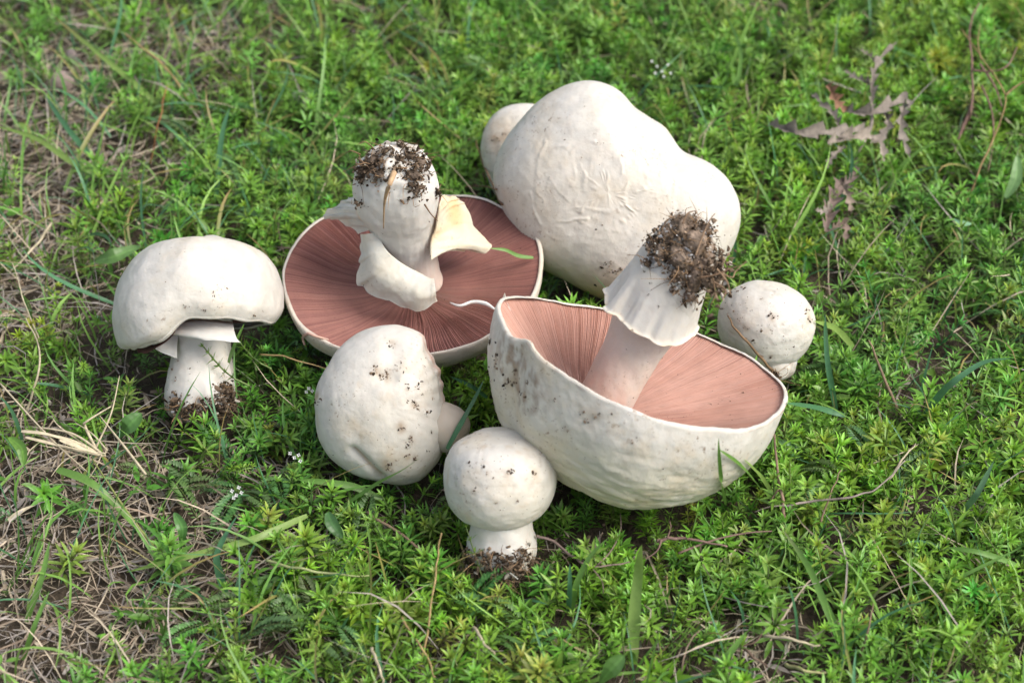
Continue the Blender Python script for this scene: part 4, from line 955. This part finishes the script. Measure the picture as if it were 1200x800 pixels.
blade([(265, 697), (257, 670), (256, 645), (279, 602)], (.5, 2.2, 3.2), 9, G2, 'bent blue green blade standing beside the long flat blade')
blade([(31, 728), (50, 674), (58, 634)], (.5, 2.5, 3), 7, G1, 'upright green blade at the left edge over the dead grass')
blade([(27, 773), (42, 730), (58, 692)], (.5, 2.5, 3), 6, G1, 'green blade leaning right in the bottom left corner')
blade([(67, 550), (112, 570), (162, 622)], (2.8, 3, 1), 10, G1, 'flat green leaf blade running down from the dry tuft')
blade([(1084, 487), (1100, 465), (1120, 446), (1153, 425), (1185, 420)], (1.5, 4, 5), 9, G2, 'long blue green blade bowing to the right at the right edge')
blade([(980, 482), (970, 423), (967, 368)], (1, 4, 4.5), 7, G2, 'straight blue green blade right of the lone speckled button')
blade([(990, 487), (958, 478), (921, 472)], (2, 3.2, 3), 7, G2, 'short blue green blade lying against the right end of the bowl')
blade([(1000, 407), (980, 386), (954, 376)], (2, 3.4, 3.2), 8, G3, 'pale curved blade arching over beside the speckled button')
blade([(850, 592), (845, 560), (842, 513)], (1.2, 4, 7), 5, G1, 'fine green blade standing in front of the white bowl')
blade([(893, 575), (868, 545), (842, 526)], (1.5, 3.5, 6), 4.5, G1, 'fine green blade slanting left across the bottom of the bowl')
blade([(911, 587), (893, 560), (872, 538)], (1.5, 3.5, 4.5), 5, G3, 'light green blade slanting left at the right foot of the bowl')
blade([(996, 774), (970, 715), (947, 663), (918, 621)], (.8, 3, 3.5), 8, G1, 'long green blade with a pale tip at lower right', (.4, .42, .2))
blade([(1126, 602), (1145, 579), (1165, 540)], (1.5, 3.5, 4), 8, (.09, .19, .09), 'short blue green blade at the right edge beside a pale stem')
blade([(1097, 689), (1132, 673), (1197, 641)], (1.5, 3, 4), 5, G1, 'thin blade rising to the right at the lower right edge')
blade([(1194, 663), (1149, 647), (1110, 641)], (2, 3.2, 3), 6, G1, 'thin blade crossing the rising one at the lower right edge')
blade([(832, 794), (852, 770), (876, 739)], (.8, 3, 3.5), 9, G1, 'broad dark blade at the bottom edge slanting up to the right')
blade([(195, 132), (153, 94), (110, 58), (65, 21)], (1, 3.5, 4.5), 8, G3, 'long green blade with a tan tip slanting up across the top left', (.45, .33, .12))
blade([(120, 208), (81, 188), (42, 162), (-4, 148)], (1.5, 3, 3.5), 8, G3, 'long blade lying toward the left edge below the pebble')
blade([(120, 198), (81, 153), (52, 110)], (1.5, 3, 3.5), 8, G2, 'blue green blade running down right from beside the pebble')
blade([(253, 234), (260, 162), (269, 127)], (1, 4, 5), 8, G2, 'upright blue green blade above the back upturned mushroom')
blade([(855, 50), (862, 100), (868, 60), (850, 15)], (1, 4, 5), 7, G1, 'blade among the plants at the top behind the largest cap')
blade([(625, 302), (608, 300), (592, 293), (574, 291)], (5.2, 6.4, 6.8), 5, G1, 'dark green blade lying over the brownish gills beside the largest cap', curl=.2)
blade([(268, 425), (275, 405), (287, 378)], (4, 5.5, 6.5), 5, G1, 'green blade touching the standing mushroom under its cap')
dry = 'pale dry grass stalks'
stalk('dry_stalk', [(496, 772), (505, 710), (512, 660), (517, 623)], (1, 4, 6), 2.2, T1, 'straight tan stalk standing upright at the bottom below the front button', 'dry stalk', dry)
stalk('dry_stalk', [(430, 600), (484, 636), (508, 660)], (2.4, 2.6, 1.8), 2.8, T3, 'short brown straw lying below the tipped cap', 'dry stalk', dry)
stalk('dry_stalk', [(230, 136), (195, 81), (146, 40)], (1, 3.5, 4), 3, T1, 'bent tan stalk with a green foot in the top left', 'dry stalk', dry)
stalk('dry_stalk', [(175, 192), (186, 145), (196, 100)], (1, 3.5, 4.5), 2.3, (.35, .16, .07), 'thin reddish stalk standing at the upper left', 'dry stalk', dry)
stalk('dry_stalk', [(47, 400), (31, 362), (14, 308)], (1.5, 3, 4), 1.8, T2, 'thin straw leaning left beside the left edge', 'dry stalk', dry)
stalk('dry_stalk', [(31, 481), (41, 450), (47, 412), (30, 372)], (1, 3, 3.5), 2.6, T2, 'kinked pale stalk at the left edge above the dry tuft', 'dry stalk', dry)
stalk('dry_stalk', [(1055, 485), (1035, 440), (1018, 399)], (1.5, 3, 4), 3.2, T3, 'brownish knotted stalk leaning left at the right side', 'dry stalk', dry)
stalk('dry_stalk', [(1042, 562), (1056, 540), (1074, 519)], (2.5, 3.2, 3.4), 2.2, T2, 'short white straw at the right above the forked twig', 'dry stalk', dry)
stalk('dry_stalk', [(1009, 767), (1018, 735), (1023, 706)], (1.5, 3, 3.5), 2, T3, 'short upright brown stem at the lower right', 'dry stalk', dry)
stalk('dry_stalk', [(962, 610), (972, 580), (986, 550)], (2, 3, 3.5), 2.0, T3, 'thin brown stem crossing the pale twig right of the bowl', 'dry stalk', dry)
stalk('dry_stalk', [(895, 745), (925, 748), (960, 756)], (2.0, 2.6, 2.2), 3.0, T2, 'thick pale straw lying at the bottom right', 'dry stalk', dry)
stalk('dry_stalk', [(921, 778), (945, 786), (968, 789)], (2, 2.6, 2.2), 3.2, (.48, .46, .22), 'greenish straw lying on the bottom edge at the right', 'dry stalk', dry)
stalk('dry_stalk', [(305, 415), (340, 420), (381, 432)], (3, 3.4, 3), 2.0, T1, 'golden straw between the standing mushroom and the tipped cap', 'dry stalk', dry)
stalk('dry_stalk', [(312, 657), (350, 666), (400, 673), (432, 674)], (2.6, 3, 3, 2.8), 2.6, (.40, .44, .2), 'pale green bare stem lying above the lower left plants', 'dry stalk', dry)
stalk('dry_stalk', [(436, 758), (443, 780), (450, 800)], (2.5, 2.8, 2.6), 3.0, T2, 'thick pale straw on the bottom edge left of centre', 'dry stalk', dry)
stalk('dry_stalk', [(470, 724), (497, 762), (510, 795)], (2.5, 3.0, 2.6), 2.2, T1, 'tan straw leaning left across the upright stalk', 'dry stalk', dry)
stalk('dry_stalk', [(555, 735), (568, 755), (580, 765)], (2.5, 3.0, 2.6), 3.0, T2, 'short pale straw below the front button', 'dry stalk', dry)
stalk('dry_stalk', [(60, 262), (40, 290), (12, 318)], (2.5, 3.0, 2.6), 3.4, T2, 'thick bleached straw near the left edge beside the broad leaf', 'dry stalk', dry)
tw = 'thin brown twigs'
stalk('twig', [(628, 628), (645, 632), (668, 649), (687, 662), (713, 662), (738, 658)], (2.4, 2.8, 2.8), 2.6, (.30, .22, .19), 'wavy grey twig starting at the foot of the front button', 'twig', tw, [([(700, 662), (716, 645), (727, 622), (727, 601)], (2.7, 2.7, 2.9), 1.6), ([(690, 661), (705, 680), (707, 695)], (2.6, 2.2, 2), 1.4)])
stalk('twig', [(770, 634), (787, 630), (815, 632), (852, 640)], (2.8, 3, 2.8), 3.4, (.26, .17, .14), 'thick brown twig lying below the bowl', 'twig', tw, [([(795, 648), (838, 632), (877, 624), (905, 622)], (2.6, 2.8, 2.8), 2.2), ([(782, 630), (786, 618), (785, 610)], (3, 3.3, 3.4), 1.4), ([(775, 632), (770, 645), (756, 655)], (3, 2.6, 2.4), 2.2)])
stalk('twig', [(921, 592), (970, 585), (1002, 582), (1035, 566), (1061, 540)], (2.6, 3.2, 3.4), 2.3, (.40, .33, .29), 'long pale twig curving up to the right of the bowl', 'twig', tw, [([(921, 592), (900, 594), (884, 600)], (2.6, 2.4, 2), 1.6)])
stalk('twig', [(917, 622), (918, 592), (912, 560), (907, 508)], (1.5, 3, 4.5), 3.6, (.36, .24, .18), 'straight brown stick standing at the right end of the bowl', 'twig', tw, [([(915, 570), (906, 582), (904, 590)], (2.8, 2.6, 2.4), 2.0)])
stalk('twig', [(862, 748), (878, 765), (900, 780)], (2, 2.4, 2), 3.0, TB, 'short dark twig among dead straw at the bottom right', 'twig', tw, [([(870, 756), (885, 752), (893, 742)], (2.2, 2.4, 2.4), 2.0)])
stalk('twig', [(589, 240), (570, 200), (558, 165)], (1.5, 2, 2.2), 2.6, (.30, .18, .11), 'rough brown twig left of the small mushroom behind the largest cap', 'twig', tw, [([(582, 222), (565, 218), (545, 219)], (2, 2, 2), 1.8)])
stalk('twig', [(904, 434), (884, 410), (862, 386), (852, 368)], (3.4, 3.6, 3.4), 2.8, (.28, .18, .10), 'short brown twig between the bowl and the speckled button', 'twig', tw)
# orange forked stalk and brown dead stem at the top right
stalk('forked_stalk', [(1128, 251), (1146, 203), (1169, 150), (1178, 112), (1150, 67), (1126, 34)], (1, 4, 6, 7), 2.4, (.36, .25, .12), 'orange brown forked stalk standing at the top right', 'dry stalk', None,
      [([(1178, 112), (1190, 102), (1204, 94)], (6.0, 6.4, 6.8), 3), ([(1150, 70), (1146, 50), (1149, 28)], (7, 7, 7), 2)])
stalk('withered_stem', [(1120, 172), (1130, 148), (1139, 124), (1139, 82), (1137, 30), (1147, 4)], (1, 3, 5, 6, 7), 3.6, (.28, .17, .14), 'dark withered stem hanging behind the orange forked stalk', 'dry stalk', None,
      [([(1148, 75), (1165, 100), (1174, 125)], (5, 4.6, 4.2), 3), ([(1139, 82), (1158, 84), (1180, 78), (1192, 55)], (5.5, 5.5, 6, 6), 2.6), ([(1150, 100), (1162, 130), (1164, 165), (1158, 200)], (4.5, 4, 3, 2.5), 2.6), ([(1139, 124), (1128, 150), (1118, 178)], (4, 3, 2), 4.4)])
# dry tuft at the left
t = thing('dry_grass_tuft', P(112, 540, 1), 'bleached dry grass tuft fanning out at the lower left', 'dry tuft')
for i, (pts_, h_, r_) in enumerate([([(0, 449), (58, 512), (112, 561)], (4, 4, 2.4), 1.6), ([(112, 525), (130, 485), (140, 440)], (3, 4, 5), 1.7), ([(112, 525), (100, 500), (101, 494), (130, 476)], (3, 4, 4.6), 2.8), ([(171, 556), (145, 522), (117, 487)], (2.5, 3.6, 4), 2.4),
            ([(180, 640), (148, 598), (108, 537)], (1, 2.5, 3.4), 2.6), ([(116, 532), (80, 515), (28, 504)], (3.2, 3.8, 3.8), 3.4), ([(118, 530), (85, 508), (40, 500)], (3.3, 4, 4), 2.2), ([(120, 534), (90, 528), (48, 518)], (3.2, 3.6, 3.4), 2.0), ([(118, 532), (95, 518), (70, 500), (62, 490)], (3.2, 3.8, 4), 1.6),
            ([(124, 533), (104, 540), (84, 552)], (3.2, 3.0, 2.8), 1.6), ([(124, 531), (100, 530), (75, 540), (60, 558)], (3.4, 3.4, 3), 1.4), ([(120, 530), (112, 548), (100, 566)], (3.4, 3, 2.6), 1.2), ([(126, 528), (108, 508), (88, 495)], (3.4, 3.9, 4.1), 1.4)]):
    V, F = tube(pth(pts_, h_), [r_*.7/21., r_*.6/21., r_*.25/21.], 5, 16); mesh('straw', V, F, M_DRY, t, np.array(T2)*random.uniform(.8, 1.1) if i != 4 else np.array([.22, .25, .08]))
# pale shredded leaves in the tuft
for a in (([(25, 505), (60, 510), (110, 528)], (3.9, 4.1, 3.4), 4), ([(30, 512), (70, 522), (118, 532)], (3.8, 3.8, 3.3), 3.5), ([(70, 515), (95, 525), (122, 534)], (4.2, 4, 3.4), 4.5), ([(10, 610), (28, 598), (42, 592)], (2.2, 2.6, 2.6), 7)):
    V, F = ribbon(pth(a[0], a[1]), a[2]/21., 14, .35, (0, -.5, .8), 1.2); mesh('dry_leaf', V, F, M_DRY, t, np.array(T2))
# dead thistle leaves at the top right: midribs with pointed lobes
def spiky(t, pts, h, w, col):
    path = cr_interp(pth(pts, h), 60); T = np.gradient(path, axis=0); T /= np.linalg.norm(T, axis=1, keepdims=True)
    S = np.cross(T, nrm(TOC*.8+np.array([0, 0, .4]))); t_ = np.linspace(0, 1, 60)
    env = np.sin(np.clip(t_*.9+.1, 0, 1)*math.pi)**.6; saw = .35+1.5*((t_*5.3+.3) % 1)**1.5; sb = .35+1.5*((t_*4.7+.8) % 1)**1.5; curlv = 1.1+.8*np.sin(t_*7); N = np.cross(S, T)
    w = w/19.*.52*env*saw
    w0 = w/saw; V = np.stack([path-S*w[:, None]+N*(w*curlv)[:, None], path, path+S*(w0*sb)[:, None]+N*(w0*sb*curlv*.8)[:, None]], 1).reshape(-1, 3)
    V = V+.05*fbm(V*3, 3)[..., None]+.012*rng.normal(size=V.shape); mesh('leaf_lobe', V, grid_faces(60, 3, False), M_DRY, t, mixc(np.array(col), np.array(col)*.5, np.clip(.45+fbm(V*2, 8), 0, 1)))
GR = (.29, .25, .21)
t = thing('dead_thistle_leaf', P(1020, 150, 1), 'withered grey thistle leaf with long spiky lobes on the green plants at upper right', 'dead leaf')
for a in (([(902, 146), (936, 156), (989, 154), (1020, 150)], (4.2, 4.6, 4.2), 13, GR), ([(970, 99), (980, 118), (992, 132)], (5.6, 5.2, 4.6), 11, (.36, .2, .12)), ([(990, 130), (1022, 133), (1060, 116), (1066, 129)], (4.6, 4.8, 5), 12, GR),
          ([(1022, 126), (1022, 98), (1030, 71), (1051, 49)], (4.6, 5.4, 6.2), 8, GR), ([(1026, 74), (1018, 64), (1008, 58)], (5.6, 5.8, 6), 5, GR), ([(1020, 101), (1005, 92), (988, 82)], (5.2, 5.4, 5.5), 7, GR), ([(983, 148), (974, 131), (949, 109)], (4.4, 4.8, 5), 8, GR),
          ([(970, 168), (1000, 161), (1030, 165), (1036, 190)], (4, 4.2, 3.8), 12, (.40, .34, .28)), ([(990, 172), (975, 185), (967, 200)], (4, 3.8, 3.4), 6, GR), ([(1060, 122), (1056, 150), (1066, 186)], (4.8, 4.4, 3.6), 9, GR), ([(1036, 130), (1040, 150), (1020, 168)], (4.4, 4.2, 4), 8, GR)): spiky(t, *a)
V, F = tube(pth([(1022, 126), (1020, 150), (1005, 180), (998, 215)], (4.6, 4, 2.5, .5)), [.12, .14, .1], 6, 14); mesh('leaf_stalk', V, F, M_DRY, t, np.array(GR))
t = thing('dead_thistle_leaf', P(985, 250, 1), 'smaller withered brown leaf below the grey spiky one', 'dead leaf')
for a in (([(968, 272), (972, 245), (985, 215), (990, 207)], (2.6, 3.2, 3.8), 14, (.27, .2, .17)), ([(975, 240), (965, 248), (955, 246)], (3.4, 3.4, 3.6), 7, GR), ([(985, 216), (994, 230), (998, 250)], (3.8, 3.6, 3), 8, (.33, .26, .2)), ([(980, 232), (1000, 205), (1003, 185)], (3, 3, 2), 10, (.2, .15, .13)), ([(975, 270), (990, 262), (990, 285)], (2.6, 2.8, 2.4), 8, (.27, .2, .16))): spiky(t, *a)
# stones and a dull seed head
def stone(px, py, h, r, col, label, sq=(1, .85, .8)):
    c = P(px, py, h); th, ph = np.meshgrid(np.linspace(0, 2*math.pi, 40, endpoint=False), np.linspace(.001, math.pi-.001, 24))
    d = np.stack([np.cos(th)*np.sin(ph), np.sin(th)*np.sin(ph), np.cos(ph)], -1); rr = r*(1+.14*fbm(d*1.4, int(px))+.05*fbm(d*4, 5)); G = c+d*rr[..., None]*np.array(sq)
    props(mesh('stone', G.reshape(-1, 3), grid_faces(24, 40), M_STONE, None, mixc(np.array(col), np.array(col)*.6, np.clip(.5+fbm(G.reshape(-1, 3)*1.8, 4), 0, 1)), base=c-[0, 0, r*.7]), label, 'stone', 'small stones in the grass')
stone(72, 96, 1.4, .9, (.34, .27, .235), 'round greyish brown pebble in the thin grass at the top left')
stone(353, 117, 1.2, .75, (.33, .32, .33), 'small grey stone half hidden in the grass above the back upturned mushroom')
stone(84, 68, .8, .6, (.22, .18, .18), 'dull dark pebble just behind the round brownish one', (.7, 1, 1.1))
# pink rootlet curl
V, F = tube(pth([(357, 404), (355, 396), (361, 391), (370, 394), (385, 398)], (3.5, 3.9, 3.9, 3.8, 3.4)), [.06, .08, .09, .08, .05], 7, 22)
props(mesh('curled_scrap', V, F, M_VEIL, None, np.array([.52, .34, .28]), base=P(370, 398, 3)), 'curled pinkish scrap of root lying under the rim of the back upturned mushroom', 'root scrap')
# a weed sprig lying across the standing mushroom's stem
def lone_sprig(p0, p1, label, seed, L):
    r = np.random.default_rng(seed); V, F, C = sprig(6, 6, L, r, 4, 1.0); p0, p1 = np.array(p0), np.array(p1)
    d = p1-p0; l = np.linalg.norm(d); H = V[:, 2].max(); zax = d/l; xa = nrm(np.cross([0, 0, 1.], zax)); ya = np.cross(zax, xa); sc_ = l/H
    W = p0+sc_*(V[:, 0:1]*ya+V[:, 1:2]*xa+V[:, 2:3]*zax)
    props(mesh('leafy_sprig', W, F, M_LEAF, None, C, base=p0), label, 'sprig', 'loose leafy sprigs')
a_, b_ = pth([(292, 452), (226, 412)], (3.2, 5)); lone_sprig(a_, b_, 'small green sprig lying across the pale stem of the standing mushroom', 5, .42)
a_, b_ = pth([(318, 432), (268, 400)], (3.0, 4)); lone_sprig(a_, b_, 'green sprig leaning beside the stem of the standing mushroom, right of the other sprig', 6, .6)
# broad leaves
def broad(path, h, w, col, label, name='broad_leaf'):
    pp = cr_interp(pth(path, h), 20); T = np.gradient(pp, axis=0); T /= np.linalg.norm(T, axis=1, keepdims=True); S = np.cross(T, nrm(TOC+np.array([0, 0, .6]))); N = np.cross(S, T); t_ = np.linspace(0, 1, 20)
    wd = w/21.*.5*np.sin(np.clip(t_*.94+.06, 0, 1)**1.1*math.pi)**.75; u = np.linspace(-1, 1, 9)
    G = pp[:, None]+S[:, None]*wd[:, None, None]*u[None, :, None]+N[:, None]*(wd[:, None]*(.35*u[None]**2+.05*np.cos(u*14)[None]+.05*np.sin(t_*40)[:, None]))[..., None]
    col = np.array(col)*1.25; c = mixc(np.array(col), np.array(col)*1.7, (np.exp(-(u/.12)**2)[None, :]+.25*np.abs(np.sin(t_*26))[:, None]*np.ones(9)).clip(0, 1)*.6)
    props(mesh(name, G.reshape(-1, 3), grid_faces(20, 9, False), M_LEAF, None, c.reshape(-1, 3), base=pp[0]), label, 'leaf', 'broad green leaves')
broad([(112, 306), (135, 300), (165, 288)], (2.4, 3, 2.6), 20, (.085, .17, .045), 'light veined oval leaf left above the standing mushroom')
broad([(703, 800), (715, 785), (732, 767)], (1.6, 2.8, 3.6), 22, (.10, .2, .05), 'pointed broad leaf on the bottom edge below the upright blade')
broad([(1178, 232), (1190, 210), (1192, 182)], (3, 4, 5), 16, (.14, .25, .09), 'pale green upright leaf at the right edge near the top')
broad([(1138, 262), (1126, 262), (1118, 256)], (3.4, 3.6, 3.4), 9, (.14, .28, .15), 'tiny blue green leaf at the foot of the orange forked stalk')
broad([(28, 545), (25, 525), (10, 512)], (2.2, 2.8, 3), 12, (.12, .24, .04), 'light green leaf at the left edge beside the dry tuft')
broad([(140, 512), (150, 500), (166, 484)], (1.5, 2.6, 3), 22, (.07, .16, .04), 'broad green leaf just right of the dry tuft')
broad([(212, 642), (214, 620), (204, 600)], (1.5, 2.6, 3), 12, (.07, .17, .04), 'narrow green leaf in the litter right of the dry tuft')
broad([(384, 600), (390, 615), (402, 630)], (2.8, 2.6, 2), 14, (.055, .13, .04), 'dark green leaf below the tipped cap')
broad([(120, 30), (108, 36), (98, 42)], (2, 2.4, 2), 18, (.10, .2, .05), 'round green leaf near the top left corner')
# tiny white flowers
def flowers(spots, label):
    c0 = P(spots[0][0], spots[0][1], 1); t = thing('white_flower_sprig', [c0[0], c0[1], 0], label, 'flowers', 'tiny white flower clusters')
    for x, y, h in spots:
        c = P(x, y, h); V, F = tube([[c0[0], c0[1], .3], (c+[c0[0], c0[1], .3])/2+[.1, 0, .2], c], [.03, .02], 4, 8); mesh('stalk', V, F, M_LEAF, t, np.array([.12, .2, .05]))
        tv, tf = leaf_tpl(.8, 2); ps = []
        for j in range(4): ps.append(((tv*.12)@(rotz(j*math.pi/2+x)@roty(-.35)).T@np.array([[1, 0, 0], [0, CP, SP], [0, -SP, CP]])+c, tf, np.array([.8, .8, .78])))
        V, F, C = join(ps); mesh('flower', V, F, M_PETAL, t, C)
flowers([(272, 575, 3.4), (277, 580, 3.3), (280, 571, 3.5), (274, 583, 3.2), (283, 577, 3.3)], 'cluster of tiny white flowers left below the tipped cap')
flowers([(362, 455, 3.4), (359, 459, 3.2), (366, 458, 3.2)], 'two or three tiny white flowers just left of the tipped cap')
flowers([(345, 536, 3.2), (352, 540, 3.2), (340, 531, 3.1), (350, 533, 3.2)], 'tiny white flowers at the lower left foot of the tipped cap')
flowers([(764, 72, 4.2), (770, 78, 4), (776, 84, 4), (783, 76, 4.2), (778, 90, 3.8), (768, 86, 3.8), (786, 86, 4)], 'creamy white flower heads behind the largest cap at the top')
